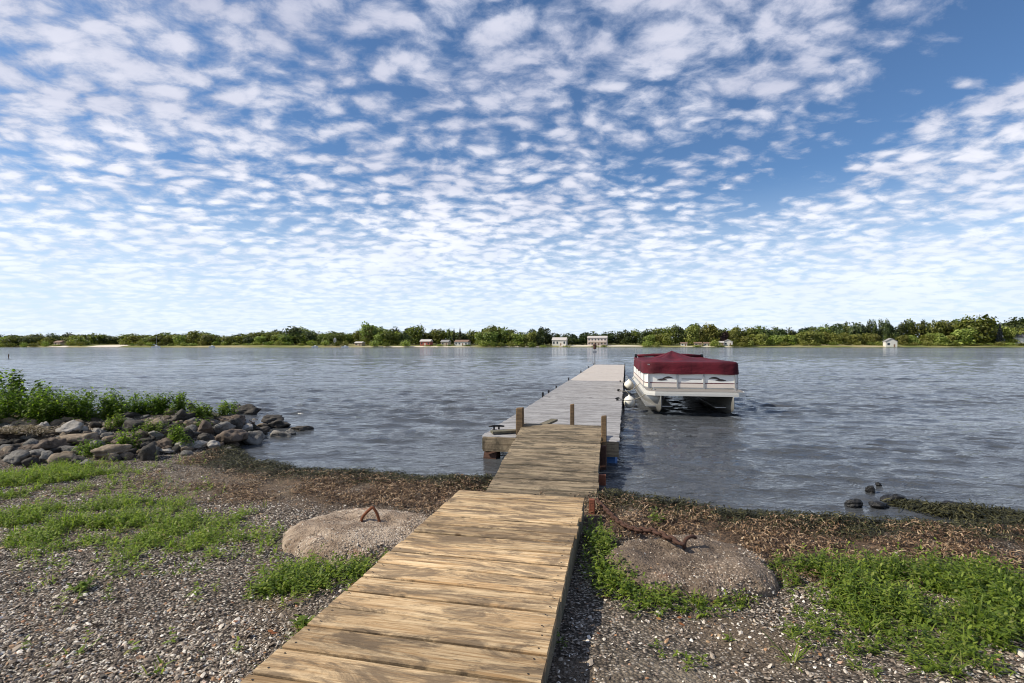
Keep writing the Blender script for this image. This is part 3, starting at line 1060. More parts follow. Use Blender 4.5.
# folded sun top lying across the stern
q = MB()
q.tube([(-1.12, 5.25, 1.375), (-0.6, 5.22, 1.40), (0.0, 5.2, 1.405), (0.5, 5.22, 1.40), (1.0, 5.25, 1.375)], [0.045, 0.055, 0.06, 0.055, 0.045], 10)
sun_top = q.build('folded_sun_top', 'canvas_maroon', boat, True)
for sx in (-1, 1):
    MB().tube([(sx * 1.06 - .06, 5.25, 1.375), (sx * 1.13 - .06, 5.26, 1.375)], 0.062, 10).build('end_cap', 'black_iron', sun_top)
    MB().tube([(sx * 1.10, 5.25, 1.36), (sx * 1.10, 4.7, 1.26)], 0.014, 8).build('sun_top_strut', 'aluminium', boat)
MB().tube([(-1.12, 5.9, 1.25), (-1.12, 5.9, 1.62)], 0.010, 8).build('stern_light', 'aluminium', boat)
# outboard at the stern
q = MB()
q.loft([[(x * s, BL + 0.30 + y * s, z) for x, y in ((-0.16, -0.22), (0.16, -0.22), (0.19, 0.0), (0.14, 0.26), (-0.14, 0.26), (-0.19, 0.0))] for z, s in ((0.60, 0.8), (0.66, 1.0), (0.95, 0.95), (1.05, 0.6))])
q.box((0, BL + 0.30, 0.18), (0.14, 0.22, 0.86), 0, 0.02)
q.build('outboard_motor', 'black_iron', boat)
# chocks on the bow deck
for sx in (-1, 1):
    MB().tube([(sx * 0.98, 0.30, 0.612), (sx * 0.98, 0.30, 0.66), (sx * 0.98, 0.48, 0.66), (sx * 0.98, 0.48, 0.612)], 0.012, 8).build('bow_cleat', 'aluminium', boat)


def boatp(x, y, z):
    return Vector((BOAT0.x + x * bca + y * bsa, BOAT0.y - x * bsa + y * bca, z))


def rope(name, a, b, sag, label, r=0.011):
    a, b = Vector(a), Vector(b)
    P = [a + (b - a) * (i / 16) - Vector((0, 0, sag * 4 * (i / 16) * (1 - i / 16))) for i in range(17)]
    q = MB().tube(P, r, 6)
    tag(q.build(name, 'rope', None, True), label, 'rope', 'lines mooring the boat to the dock')


rope('mooring_rope', dockp(0.93, 5.6, 0.06), boatp(-1.0, 0.40, 0.655), 0.16, 'pale mooring rope from the near dock cleat to the bow of the boat')
rope('mooring_rope', dockp(0.92, 8.1, 0.06), boatp(-1.17, 2.6, 0.62), 0.13, 'mooring rope from the second dock cleat to the railing of the boat')
rope('mooring_rope', dockp(0.93, 12.0, 0.06), boatp(-1.17, 5.6, 0.62), 0.12, 'mooring rope from the outermost cleat to the stern of the boat')

# ------------------------------------------------------------------ rocks
_ico = {}


def ico(sub):
    if sub not in _ico:
        bm = bmesh.new()
        bmesh.ops.create_icosphere(bm, subdivisions=sub, radius=1)
        bm.verts.index_update()
        _ico[sub] = (np.array([v.co[:] for v in bm.verts]), np.array([[v.index for v in f.verts] for f in bm.faces]))
        bm.free()
    return _ico[sub]


def rock_mesh(name, r, mat, sub=4, angular=0.6, seed=0):
    V, F = ico(sub)
    g = np.random.default_rng(seed)
    pl = g.normal(size=(11, 3))
    pl /= np.linalg.norm(pl, axis=1, keepdims=True)
    h = g.uniform(0.55, 0.95, 11)
    dots = V @ pl.T
    rad = np.min(np.where(dots > 0.05, h / np.maximum(dots, 0.05), 9), axis=1)
    rad = np.minimum(rad, 1.25)
    rad = angular * rad + (1 - angular) * 0.95
    nz = np.zeros(len(V))
    for fq, am in ((1.7, 0.10), (3.9, 0.06), (8.5, 0.035), (15.0, 0.016)):
        d = g.normal(size=(3, 3))
        nz += am * np.sin(V @ d.T * fq + g.uniform(0, 6, 3)).prod(1) * 1.8
    return arr_mesh(name, V * (rad + nz)[:, None] * np.array(r), F, mat, None, True)


JET = 'boulders of the rocky spit'
ROCKS = []     # u, v, w, h in picture units, material, angularity, label


def za(cx, cy, w, h, m, a, lab): ROCKS.append((cx / 5.693, 355 + cy / 5.693, w / 5.693, h / 5.693, m, a, lab))
def zb(cx, cy, w, h, m, a, lab): ROCKS.append((140 + cx / 5.689, 380 + cy / 5.689, w / 5.689, h / 5.689, m, a, lab))


za(125, 392, 135, 55, 'rock_tan', .35, 'smooth oblong tan boulder at the top of the pile just under the bushes')
za(232, 412, 72, 55, 'rock_pale', .4, 'small pale grey stone on top of the pile left of the big whitish boulder')
za(375, 425, 200, 95, 'rock_pale', .7, 'big whitish grey boulder at the top of the pile under the bushes')
za(440, 478, 180, 75, 'rock_tan', .8, 'angular tan boulder just below the big whitish boulder')
za(545, 440, 100, 55, 'rock_grey', .8, 'grey wedge shaped stone right of the big whitish boulder')
za(610, 487, 78, 66, 'rock_tan', .4, 'rounded orange tan stone in the middle of the pile')
za(678, 495, 95, 70, 'rock_brown', .6, 'brown stone right of the rounded orange tan stone')
za(632, 562, 190, 80, 'rock_tan', .55, 'broad flat tan boulder at the foot of the pile half covered by weeds')
za(540, 512, 98, 60, 'rock_grey', .5, 'dark grey rounded stone between the angular tan and orange tan stones')
za(258, 515, 135, 100, 'rock_brown', .6, 'large brown boulder beside the heap of dead reeds')
za(38, 415, 62, 50, 'rock_grey', .5, 'grey stone at the far left top of the pile')
za(20, 545, 66, 64, 'rock_tan', .5, 'tan stone at the left end of the pile below the dead reeds')
za(72, 592, 130, 78, 'rock_grey', .4, 'rounded grey boulder at the left foot of the pile above bright grass')
za(178, 575, 120, 58, 'rock_grey', .6, 'grey flat topped boulder at the foot of the pile under the brown boulder')
za(245, 592, 110, 62, 'rock_grey', .7, 'grey angular stone at the foot of the pile left of the yellow tan one')
za(335, 602, 130, 80, 'rock_tan', .5, 'yellow tan boulder standing at the foot of the pile on the gravel')
za(150, 618, 100, 58, 'rock_dark', .5, 'dark stone at the very foot of the pile among bright grass')
za(735, 410, 115, 70, 'rock_dark', .6, 'dark brown boulder under the right half of the bushes')
za(822, 560, 95, 100, 'rock_dark', .7, 'upright dark brown boulder at the foot of the pile')
za(125, 540, 100, 52, 'rock_brown', .6, 'brown stone directly under the heap of dead reeds')
za(482, 620, 66, 42, 'rock_grey', .5, 'small grey stone at the foot of the pile right of the yellow tan boulder')
za(420, 608, 78, 56, 'rock_dark', .6, 'small dark stone touching the yellow tan boulder')
za(770, 470, 100, 70, 'rock_brown', .6, 'reddish brown stone overgrown by a weed in mid pile')
zb(90, 247, 90, 52, 'rock_tan', .5, 'pinkish tan stone high in the pile right of the bushes')
zb(130, 365, 85, 55, 'rock_brown', .4, 'rounded brown stone at the foot of the pile left of the pale ones')
zb(215, 380, 90, 42, 'rock_pale', .4, 'smooth pale grey stone at the foot of the pile')
zb(137, 405, 120, 26, 'rock_pale', .3, 'thin flat whitish slab lying on the gravel at the foot of the pile')
zb(320, 368, 105, 45, 'rock_pale', .5, 'flat pale tan stone at the foot of the pile left of the round pale one')
zb(405, 370, 85, 52, 'rock_pale', .3, 'round pale stone at the foot of the big brown slab')
zb(490, 325, 200, 98, 'rock_brown', .85, 'big tilted brown slab at the front right of the pile')
zb(622, 332, 125, 95, 'rock_grey', .3, 'big rounded grey boulder standing at the water edge')
zb(462, 275, 125, 72, 'rock_grey', .7, 'speckled grey boulder behind the big tilted brown slab')
zb(600, 276, 75, 38, 'rock_pale', .4, 'small light stone above the rounded grey boulder')
zb(597, 246, 60, 32, 'rock_pale', .4, 'smallest light stone high above the rounded grey boulder')
zb(525, 258, 105, 60, 'rock_dark', .7, 'dark boulder between the speckled grey one and the light stones')
zb(515, 220, 160, 62, 'rock_brown', .8, 'long brown slab near the crest of the spit')
zb(612, 180, 140, 56, 'rock_dark', .85, 'dark flat topped slab crowning the right end of the spit')
zb(530, 166, 62, 42, 'rock_dark', .5, 'dark stone left of the crowning slab')
zb(345, 275, 75, 70, 'rock_brown', .6, 'brown upright stone left of the speckled grey boulder')
zb(282, 252, 70, 48, 'rock_tan', .5, 'pink tan stone behind the right weed clump')
zb(75, 315, 75, 50, 'rock_grey', .5, 'grey tilted stone above the rounded brown stone')
zb(730, 228, 130, 58, 'rock_dark', .6, 'dark wet boulder beyond the crowning slab')
zb(770, 256, 150, 56, 'rock_dark', .6, 'long dark boulder lying out towards the tip of the spit')
zb(800, 312, 115, 44, 'rock_grey', .5, 'low grey stone standing in the water near the tip')
zb(912, 277, 125, 34, 'rock_dark', .5, 'flat dark stone barely above the water at the very tip of the spit')
zb(690, 288, 95, 40, 'rock_dark', .6, 'dark stone between the rounded grey boulder and the tip')
zb(285, 156, 62, 38, 'rock_dark', .6, 'small dark stone on the crest between the two bushes')
zb(220, 208, 85, 68, 'rock_dark', .6, 'dark boulder under the right end of the bushes')
zb(350, 330, 115, 72, 'rock_dark', .6, 'dark boulder left of the big tilted brown slab')
zb(265, 310, 100, 65, 'rock_dark', .6, 'dark boulder behind the smooth pale grey stone')
zb(850, 300, 60, 36, 'rock_grey', .5, 'small grey stone in the water beside the low grey stone')
for i, (u, v, w, h, m, ang, lab) in enumerate(ROCKS):
    g = hit(u, v + h * 0.42)
    d = g[1]
    rx, rz = w / FPX * d / 2, h / FPX * d / 2
    ry = 0.55 * rx + 0.45 * rz
    o = rock_mesh('boulder', (rx * 0.98, ry, rz * 1.10), m, 4, min(1.0, ang + 0.42), 100 + i)
    o.location = (g[0] + u * 0, g[1] + ry * 0.55, g[2] + rz * 0.72)
    o.rotation_euler = (0, 0, random.uniform(-0.3, 0.3))
    tag(o, lab, 'rock', JET)
FILL = []
fr = np.random.default_rng(55)
while len(FILL) < 250:
    u, v = (fr.uniform(-25, 262), fr.uniform(408, 466)) if len(FILL) < 205 else (fr.uniform(-20, 70), fr.uniform(420, 452))
    if v < 418 and u > 190:
        continue
    if v > 462 - max(0, u - 120) * 0.10 or (u > 235 and v > 432):
        continue
    FILL.append((u, v))
protos = [rock_mesh('boulder', (1, 0.9, 0.72), fr.choice(['rock_dark', 'rock_brown', 'rock_grey', 'rock_tan']), 3, 0.9, 900 + i) for i in range(14)]
for i, (u, v) in enumerate(FILL):
    o = protos[i] if i < len(protos) else protos[i % len(protos)].copy()
    if i >= len(protos):
        COL.objects.link(o)
    g = hit(u, v)
    s = fr.uniform(0.045, 0.12)
    o.location = (g[0], g[1] + s * 0.5, g[2] + s * 0.22)
    o.scale = (s * fr.uniform(0.9, 1.3), s, s * fr.uniform(0.7, 1.0))
    o.rotation_euler = (fr.uniform(-.4, .4), fr.uniform(-.4, .4), fr.uniform(0, 6))
    tag(o, 'small stone wedged between the larger boulders of the rocky spit', 'rock', 'small filler stones of the rocky spit')
for u, v, w, h, lab in ((856.4, 504, 17, 9, 'round black rock in the shallows, leftmost of the row'), (880.5, 505.5, 20, 6.5, 'low flat black rock in the shallows beside the round one'),
                        (896, 499, 24, 9.5, 'largest black rock, where the weed bank meets the water'), (872.6, 490, 9, 10, 'pointed black rock standing farther out in the shallows'),
                        (880.3, 485.5, 6.5, 4, 'tiny black rock just beyond the pointed one'), (953.8, 506, 22, 8, 'long black rock lying behind the weed bank'),
                        (1006.7, 513, 20, 6, 'flat black rock at the far right of the weed bank'), (1020, 526, 12, 7, 'grey rock on the shore side of the weed bank')):
    g = hit(u, v + h * 0.40, 0.0)
    d = g[1]
    o = rock_mesh('wet_rock', (w / FPX * d / 2 * 1.08, w / FPX * d / 2 * 0.7, h / FPX * d / 2 * 1.25), 'rock_wet', 4, 0.45, int(u))
    o.location = (g[0], g[1] + 0.03, 0.012 + h / FPX * d * 0.18)
    tag(o, lab, 'rock', 'black rocks in the shallows')

# ------------------------------------------------------------------ concrete mooring blocks


def anchor_mesh(name, rx, ry, h, mat, parent, seed, flat=2.6):
    V, F = ico(5)
    V = V.copy()
    r = np.hypot(V[:, 0], V[:, 1])
    a = np.arctan2(V[:, 1], V[:, 0])
    z = np.sign(V[:, 2]) * (1 - np.clip(r, 0, 1) ** flat) ** (1 / flat)
    z = np.where(V[:, 2] > 0, z, -0.35)
    rr = r ** 0.85
    x, y = np.cos(a) * rr, np.sin(a) * rr
    w = 1 + 0.05 * np.sin(2 * a + seed) + 0.035 * np.sin(3 * a + 2 * seed) + 0.02 * np.sin(7 * a)
    x, y = x * w * rx, y * w * ry
    z = z * h
    rid = np.abs(fbm(x * 2.6 + seed, y * 5.5, seed + 3, 4) - 0.46)
    nz = (fbm(x * 4 + seed, y * 4, seed, 5) - 0.47) * 0.10 + (fbm(x * 22, y * 22, seed + 9, 4) - 0.46) * 0.030 - 0.028 * np.exp(-(rid / 0.020) ** 2)
    z = z + nz * np.where(V[:, 2] > 0, 1, 0)
    return arr_mesh(name, np.stack([x, y, z], -1), F, mat, parent, True)


def polypath(P, k=6):
    P = [Vector(p) for p in P]
    out_ = []
    for i in range(len(P) - 1):
        p0_, p1, p2, p3 = P[max(i - 1, 0)], P[i], P[i + 1], P[min(i + 2, len(P) - 1)]
        for j in range(k):
            t = j / k
            out_.append(0.5 * ((2 * p1) + (p2 - p0_) * t + (2 * p0_ - 5 * p1 + 4 * p2 - p3) * t * t + (3 * p1 - p0_ - 3 * p2 + p3) * t ** 3))
    return out_ + [P[-1]]


A1 = Vector((-1.32, 4.44, 0.02))
an1 = empty('mooring_block', A1, 'tan concrete mooring block with a bent rusty eye beside the left of the boardwalk', 'mooring block')
anchor_mesh('concrete_block', 0.68, 0.60, 0.205, 'concrete_tan', an1, 3)
MB().tube(polypath([(-0.01, 0.05, 0.13), (0.01, 0.05, 0.22), (0.08, 0.05, 0.295), (0.105, 0.05, 0.30), (0.14, 0.05, 0.24), (0.165, 0.05, 0.15)]), 0.013, 8).build('lifting_eye', 'rust', an1, True)
A2 = Vector((1.31, 3.83, 0.0))
an2 = empty('mooring_block', A2, 'grey pebbly concrete mooring block with a rusty hook right of the boardwalk', 'mooring block')
anchor_mesh('concrete_block', 0.59, 0.53, 0.20, 'concrete_grey', an2, 8, 3.0)
MB().tube(polypath([(0.0, 0.06, 0.14), (0.0, 0.06, 0.24), (0.02, 0.07, 0.275), (0.07, 0.09, 0.285), (0.10, 0.10, 0.27)]), 0.014, 8).build('hook', 'rust_dark', an2, True)


def chain_mesh(P, link_l=0.074, wire=0.0115):
    q = MB()
    P = polypath(P, 30)
    cum = [0]
    for i in range(1, len(P)):
        cum.append(cum[-1] + (P[i] - P[i - 1]).length)
    s, k_ = 0.0, 0
    while s < cum[-1] - link_l * 0.5:
        i = next((j for j in range(1, len(cum)) if cum[j] >= s), len(P) - 1)
        c = P[i]
        t = (P[min(i + 1, len(P) - 1)] - P[i - 1]).normalized()
        side = t.cross(Vector((0, 0, 1))).normalized()
        upv = side.cross(t)
        ax = (side + upv * 0.35).normalized() if k_ % 2 else (upv + side * 0.5).normalized()
        L = []
        for j in range(12):
            a = 2 * math.pi * j / 12
            ex = math.copysign(abs(math.cos(a)) ** 0.7, math.cos(a))
            L.append(c + t * (ex * link_l * 0.62) + ax * (math.sin(a) * link_l * 0.36))
        L.append(L[0])
        q.tube(L, wire, 6, cap=False)
        s += link_l * 0.84
        k_ += 1
    return q


def onblk(x, y):   # height on top of the right mooring block
    return A2.z + 0.262


chain = chain_mesh([(0.90, 5.35, 0.12), (0.94, 4.95, 0.13), (0.99, 4.60, 0.14), (1.06, 4.34, 0.18), (1.14, 4.16, 0.235), (1.22, 3.95, 0.258), (1.29, 3.79, 0.258)]).build('rusty_chain', 'rust_dark', None, True)
tag(chain, 'thick rusty chain running from the hook of the grey mooring block to the gangway', 'chain')

# ------------------------------------------------------------------ vegetation


def leaves(P, D, L, W_, bend, N=None):
    """vectorised leaves: base P, direction D, length L, width W, droop; six vertices, four triangles each"""
    P, D = np.asarray(P, float), np.asarray(D, float)
    m = len(P)
    D = D / np.linalg.norm(D, axis=1, keepdims=True)
    up = np.tile([0, 0, 1.0], (m, 1)) if N is None else N
    sd_ = np.cross(D, up)
    ln = np.linalg.norm(sd_, axis=1, keepdims=True)
    sd_ = np.where(ln < 1e-3, np.array([1.0, 0, 0]), sd_ / np.maximum(ln, 1e-3))
    L, W_, bend = (np.broadcast_to(np.asarray(q, float), (m,))[:, None] for q in (L, W_, bend))
    dn = np.array([0, 0, -1.0])
    m1 = P + D * L * 0.33 + dn * bend * L * 0.10
    m2 = P + D * L * 0.70 + dn * bend * L * 0.42
    tp = P + D * L * 0.97 + dn * bend * L * 0.90
    V = np.stack([P, m1 - sd_ * W_ / 2, m1 + sd_ * W_ / 2, m2 - sd_ * W_ * 0.40, m2 + sd_ * W_ * 0.40, tp], 1)
    o = (np.arange(m) * 6)[:, None, None]
    T = np.array([[0, 2, 1], [1, 2, 4], [1, 4, 3], [3, 4, 5]])[None]
    return V.reshape(-1, 3), (T + o).reshape(-1, 3)


def cat(parts):
    V, F, o = [], [], 0
    for v, f in parts:
        V.append(v)
        F.append(f + o)
        o += len(v)
    return np.concatenate(V), np.concatenate(F)


def rdir(m, zlo, zhi, g=rng):
    a = g.uniform(0, 2 * np.pi, m)
    z = g.uniform(zlo, zhi, m)
    r = np.sqrt(np.maximum(0, 1 - z * z))
    return np.stack([np.cos(a) * r, np.sin(a) * r, z], 1)


def grass_at(X, Y, hmin, hmax, w=0.006, per=4, g=rng):
    X, Y = np.repeat(X, per), np.repeat(Y, per)
    m = len(X)
    clump = 0.55 + 1.1 * fbm(X * 5.0, Y * 5.0, 83, 2) ** 1.5
    X, Y = X + g.normal(0, 0.012, m), Y + g.normal(0, 0.012, m)
    P = np.stack([X, Y, ground_z(X, Y) - 0.004], 1)
    return leaves(P, rdir(m, 0.30, 0.98, g), g.uniform(hmin, hmax, m) * clump * 1.25, g.uniform(0.6, 1.3, m) * w, g.uniform(0.1, 0.75, m))


def herb_at(X, Y, hmin, hmax, leaf, nl=9, g=rng, z=None, wid=0.30):
    """small upright herbs: a leaning stem with lance-shaped leaves in turns"""
    m = len(X)
    base = np.stack([X, Y, (ground_z(X, Y) if z is None else z)], 1)
    H = g.uniform(hmin, hmax, m)
    lean = rdir(m, 0.72, 1.0, g)
    parts = []
    for k_ in range(nl):
        t = (k_ + 0.6) / nl
        P = base + lean * (H * t)[:, None] + g.normal(0, 0.004, (m, 3))
        parts.append(leaves(P, rdir(m, -0.05, 0.60, g) if k_ < nl - 2 else rdir(m, 0.3, 0.95, g), leaf * (1.15 - 0.55 * t) * g.uniform(0.7, 1.25, m),
                            leaf * wid * g.uniform(0.7, 1.2, m), g.uniform(0.1, 0.6, m)))
    parts.append(leaves(base, lean, H * 1.02, 0.0035, 0.0))
    return cat(parts)


VEG = 3.0


def patch_pts(u, v, ru, rv, dens, g=rng, soft=1.3):
    """points in a ground patch whose outline was read in the reference, dens per square metre"""
    c = hit(u, v, 0.08)
    e = hit(u, v + rv, 0.08)
    f = hit(u, v - rv, 0.08)
    ry = abs(f[1] - e[1]) / 2
    rx = ru / FPX * c[1]
    cy = (e[1] + f[1]) / 2
    cx = (u - 512) / FPX * cy
    m = int(dens * VEG * math.pi * rx * ry)
    a, r = g.uniform(0, 2 * np.pi, m), np.sqrt(g.uniform(0, 1, m)) * (1 + soft * (g.uniform(0, 1, m) - 0.5) * 0.7)
    X, Y = cx + np.cos(a) * r * rx, cy + np.sin(a) * r * ry
    keep = g.random(m) < sstep(0.33, 0.54, fbm(X * 4.2, Y * 4.2, 61, 4)) * sstep(1.45, 0.55, r) * 1.15
    # nothing grows through the boardwalk or the mooring blocks
    lx = (X - 0.089) * math.cos(R12) - (Y - 5.05) * math.sin(R12)
    ly = (X - 0.089) * math.sin(R12) + (Y - 5.05) * math.cos(R12)
    keep &= ~((np.abs(lx) < 0.635) & (ly < 0.05))
    keep &= (((X - A1.x) / 0.60) ** 2 + ((Y - A1.y) / 0.54) ** 2) > 1
    keep &= (((X - A2.x) / 0.52) ** 2 + ((Y - A2.y) / 0.47) ** 2) > 1
    keep &= shore_sd(X, Y) > 0.25
    return X[keep], Y[keep]


# low grass and herbs on the left of the boardwalk
gp = []
for u, v, ru, rv, dn, h in ((40, 486, 75, 20, 420, 0.13), (10, 520, 45, 14, 380, 0.10), (60, 527, 60, 20, 330, 0.13), (95, 528, 60, 24, 300, 0.13), (130, 508, 60, 14, 200, 0.11), (175, 535, 55, 20, 300, 0.11),
                            (200, 518, 50, 10, 110, 0.08), (245, 512, 25, 8, 110, 0.08), (75, 583, 40, 12, 70, 0.08), (170, 555, 120, 24, 70, 0.08), (240, 540, 50, 14, 90, 0.09), (215, 600, 60, 18, 26, 0.07), (110, 610, 90, 18, 18, 0.07), (285, 580, 40, 20, 130, 0.08),
                            (130, 655, 110, 20, 14, 0.06), (150, 470, 60, 8, 30, 0.05), (150, 490, 80, 14, 36, 0.05), (30, 560, 50, 16, 40, 0.07), (190, 670, 40, 10, 24, 0.08)):
    X, Y = patch_pts(u, v, ru, rv, dn)
    gp.append(grass_at(X, Y, h * 0.45, h * 1.35, 0.0060, 4))
    k_ = rng.random(len(X)) < 0.60
    if k_.any():
        gp.append(herb_at(X[k_], Y[k_], 0.04, 0.15, 0.046, 8))
V, F = cat(gp)
tag(arr_mesh('grass', V, F, 'grass_blade', smooth=True), 'bright low grass spreading over the gravel left of the boardwalk', 'grass', kind='stuff')

# leafy herbs on the right
hp = []
for u, v, ru, rv, dn, h, lf in ((800, 610, 60, 26, 34, 0.08, 0.045), (860, 635, 80, 26, 46, 0.08, 0.05), (940, 668, 90, 20, 60, 0.09, 0.05), (850, 577, 80, 18, 200, 0.11, 0.060), (930, 588, 100, 24, 230, 0.13, 0.064), (1010, 600, 70, 40, 210, 0.14, 0.066), (900, 612, 90, 24, 170, 0.12, 0.060),
                                (980, 645, 70, 32, 170, 0.13, 0.064), (800, 575, 40, 14, 170, 0.09, 0.050), (830, 640, 60, 20, 40, 0.07, 0.05), (1060, 640, 60, 50, 180, 0.13, 0.064),
                                (900, 665, 90, 18, 46, 0.07, 0.05)):
    X, Y = patch_pts(u, v, ru, rv, dn)
    hp.append(herb_at(X, Y, h * 0.40, h * 1.55, lf * 1.0, 11, wid=0.22))
    k_ = rng.random(len(X)) < 0.55
    hp.append(grass_at(X[k_], Y[k_], 0.05, 0.21, 0.0055, 4))
V, F = cat(hp)
tag(arr_mesh('weeds', V, F, 'weed_leaf', smooth=True), 'green leafy weeds covering the shore right of the grey mooring block', 'weeds', kind='stuff')

# herbs round the blocks and along the boardwalk
hp = []
for u, v, ru, rv, dn, h, lf in ((640, 598, 40, 20, 170, 0.13, 0.048), (608, 575, 22, 26, 360, 0.16, 0.052), (690, 604, 55, 20, 100, 0.10, 0.044), (745, 590, 26, 14, 160, 0.09, 0.04), (598, 545, 14, 16, 260, 0.20, 0.05), (735, 605, 28, 12, 120, 0.07, 0.04),
                                (645, 655, 28, 18, 60, 0.06, 0.04), (690, 672, 26, 9, 70, 0.06, 0.04), (760, 640, 40, 20, 26, 0.06, 0.04), (305, 588, 48, 22, 300, 0.12, 0.045), (365, 575, 30, 20, 260, 0.13, 0.045),
                                (270, 600, 30, 12, 60, 0.06, 0.035), (655, 515, 7, 5, 160, 0.07, 0.035), (560, 650, 12, 30, 26, 0.05, 0.035)):
    X, Y = patch_pts(u, v, ru, rv, dn)
    hp.append(herb_at(X, Y, h * 0.4, h * 1.15, lf, 7))
    hp.append(grass_at(X[::3], Y[::3], 0.05, 0.11, 0.005, 3))
V, F = cat(hp)
tag(arr_mesh('undergrowth', V, F, 'weed_leaf', smooth=True), 'small green herbs growing round the mooring blocks', 'weeds', kind='stuff')

# the fringe of grass along the left edge of the boardwalk
t_ = rng.uniform(-2.9, -0.35, 900)
lx, ly = -0.635 - np.abs(rng.normal(0, 0.035, 900)), t_
X = 0.089 + lx * math.cos(R12) + ly * math.sin(R12)
Y = 5.05 - lx * math.sin(R12) + ly * math.cos(R12)
k_ = fbm(X * 2.5, Y * 2.5, 91, 3) > 0.40
V, F = cat([grass_at(X[k_], Y[k_], 0.06, 0.17, 0.007, 3), herb_at(X[k_][::4], Y[k_][::4], 0.05, 0.12, 0.05, 6)])
tag(arr_mesh('grass', V, F, 'grass_blade', smooth=True), 'fringe of grass pushed up along the left boardwalk edge', 'grass', kind='stuff')

# separate plants that stand out
def plant(u, v, h, kind, label, mat='weed_leaf', nst=5):
    g = np.random.default_rng(int(u * 7 + v))
    c = hit(u, v)
    o = empty('weed_plant', c, label, 'plant', 'single weeds on the beach')
    m = nst
    sx, sy = g.normal(0, 0.022, m), g.normal(0, 0.022, m)
    base = np.stack([sx, sy, np.zeros(m) - 0.01], 1)
    if kind == 'blade':
        n_ = 16
        P = np.repeat(base, n_ // m + 1, 0)
        V, F = leaves(P, rdir(len(P), 0.55, 0.98, g), g.uniform(0.5, 1.1, len(P)) * h, 0.009, g.uniform(0.0, 0.55, len(P)))
        arr_mesh('leaf_blades', V, F, mat, o, True)
    else:
        lean = rdir(m, 0.75, 1.0, g)
        parts = []
        stem = MB()
        for i in range(m):
            H = h * g.uniform(0.6, 1.1)
            stem.tube([base[i], base[i] + lean[i] * H * 0.5 + (0, 0, 0.01), base[i] + lean[i] * H], [0.003, 0.0025, 0.0015], 5)
            k2 = 12
            t = g.uniform(0.15, 1.0, k2)
            P = base[i] + lean[i] * (H * t)[:, None]
            parts.append(leaves(P, rdir(k2, -0.1, 0.7, g), g.uniform(0.035, 0.06, k2), 0.019, g.uniform(0.1, 0.5, k2)))
        stem.build('stem', 'stem_green', o)
        V, F = cat(parts)
        arr_mesh('foliage', V, F, mat, o, True)


for u, v, h, kd, lab in ((545 + 5, 640, 0.09, 'leaf', 'small leafy weed at the right foot of the boardwalk'),
                         (700, 607, 0.17, 'blade', 'single tuft of upright blades in front of the grey mooring block'),
                         (866, 632, 0.22, 'blade', 'tuft of tall pale blades left of the weedy patch'),
                         (985, 628, 0.30, 'blade', 'tallest tuft of grass blades standing in the weedy patch'),
                         (792, 660, 0.17, 'blade', 'yellow green tuft of broad blades on bare gravel'),
                         (598, 545, 0.24, 'leaf', 'tall leafy weed against the boardwalk beside the chain'),
                         (603, 572, 0.20, 'leaf', 'leafy weed at the boardwalk edge left of the grey mooring block'),
                         (655, 523, 0.11, 'leaf', 'lone small weed growing in the brown wrack behind the grey mooring block'),
                         (945, 672, 0.20, 'blade', 'arching grass tuft at the near edge of the weedy patch'),
                         (262, 592, 0.10, 'leaf', 'leafy weed on the gravel left of the tan mooring block'),
                         (80, 590, 0.09, 'leaf', 'isolated leafy weed on the gravel below the grass patch'),
                         (160, 672, 0.10, 'blade', 'thin grass tuft on the bare gravel of the left corner'),
                         (375, 548, 0.15, 'leaf', 'leafy weed between the tan mooring block and the boardwalk'),
                         (352, 575, 0.12, 'leaf', 'bushy weed at the boardwalk edge in front of the tan mooring block'),
                         (302, 628, 0.10, 'leaf', 'low weed hugging the boardwalk edge nearest the camera')):
    plant(u, v, h, kd, lab)


def bush(c, rx, ry, h, nl, leaf, label, mat='shrub_leaf', seed=0, wid=0.42, grp='bushes along the rocky spit'):
    g = np.random.default_rng(seed)
    o = empty('bush', c, label, 'bush', grp)
    st = MB()
    ns = max(6, int(22 * rx))
    parts = []
    for i in range(ns):
        a, r = g.uniform(0, 6.283), math.sqrt(g.uniform(0, 1))
        bx, by = math.cos(a) * r * rx * 0.85, math.sin(a) * r * ry * 0.85
        H = h * g.uniform(0.50, 1.0) * (1 - 0.30 * r * r)
        lx_, ly_ = g.normal(0, 0.16) * h, g.normal(0, 0.16) * h
        p0_, p2 = np.array([bx, by, -0.10]), np.array([bx + lx_, by + ly_, H])
        p1 = (p0_ + p2) / 2 + np.array([g.normal(0, .03), g.normal(0, .03), 0.05 * h])
        st.tube([p0_, p1, p2], [0.008, 0.006, 0.002], 5)
        k2 = int(nl * 2.4) // ns
        t = g.uniform(0.12, 1.0, k2)[:, None]
        P = (1 - t) ** 2 * p0_ + 2 * t * (1 - t) * p1 + t * t * p2 + g.normal(0, 0.045, (k2, 3)) * (0.6 + rx)
        parts.append(leaves(P, rdir(k2, -0.35, 0.75, g), g.uniform(0.7, 1.4, k2) * leaf * 1.1, g.uniform(0.7, 1.2, k2) * leaf * wid, g.uniform(0.1, 0.6, k2)))
    st.build('stems', 'stem_green', o)['kind'] = 'stuff'
    V, F = cat(parts)
    arr_mesh('foliage', V, F, mat, o, True)


def bush_at(u, d, v_base, v_top, wpx, nl, leaf, lab, seed, mat='shrub_leaf', ry=0.4, wid=0.42):
    z0 = CZ - (v_base - HOR) / FPX * d
    zt = CZ - (v_top - HOR) / FPX * d
    bush(((u - 512) / FPX * d, d, z0), wpx / FPX * d / 2, ry, zt - z0, nl, leaf, lab, mat, seed, wid)


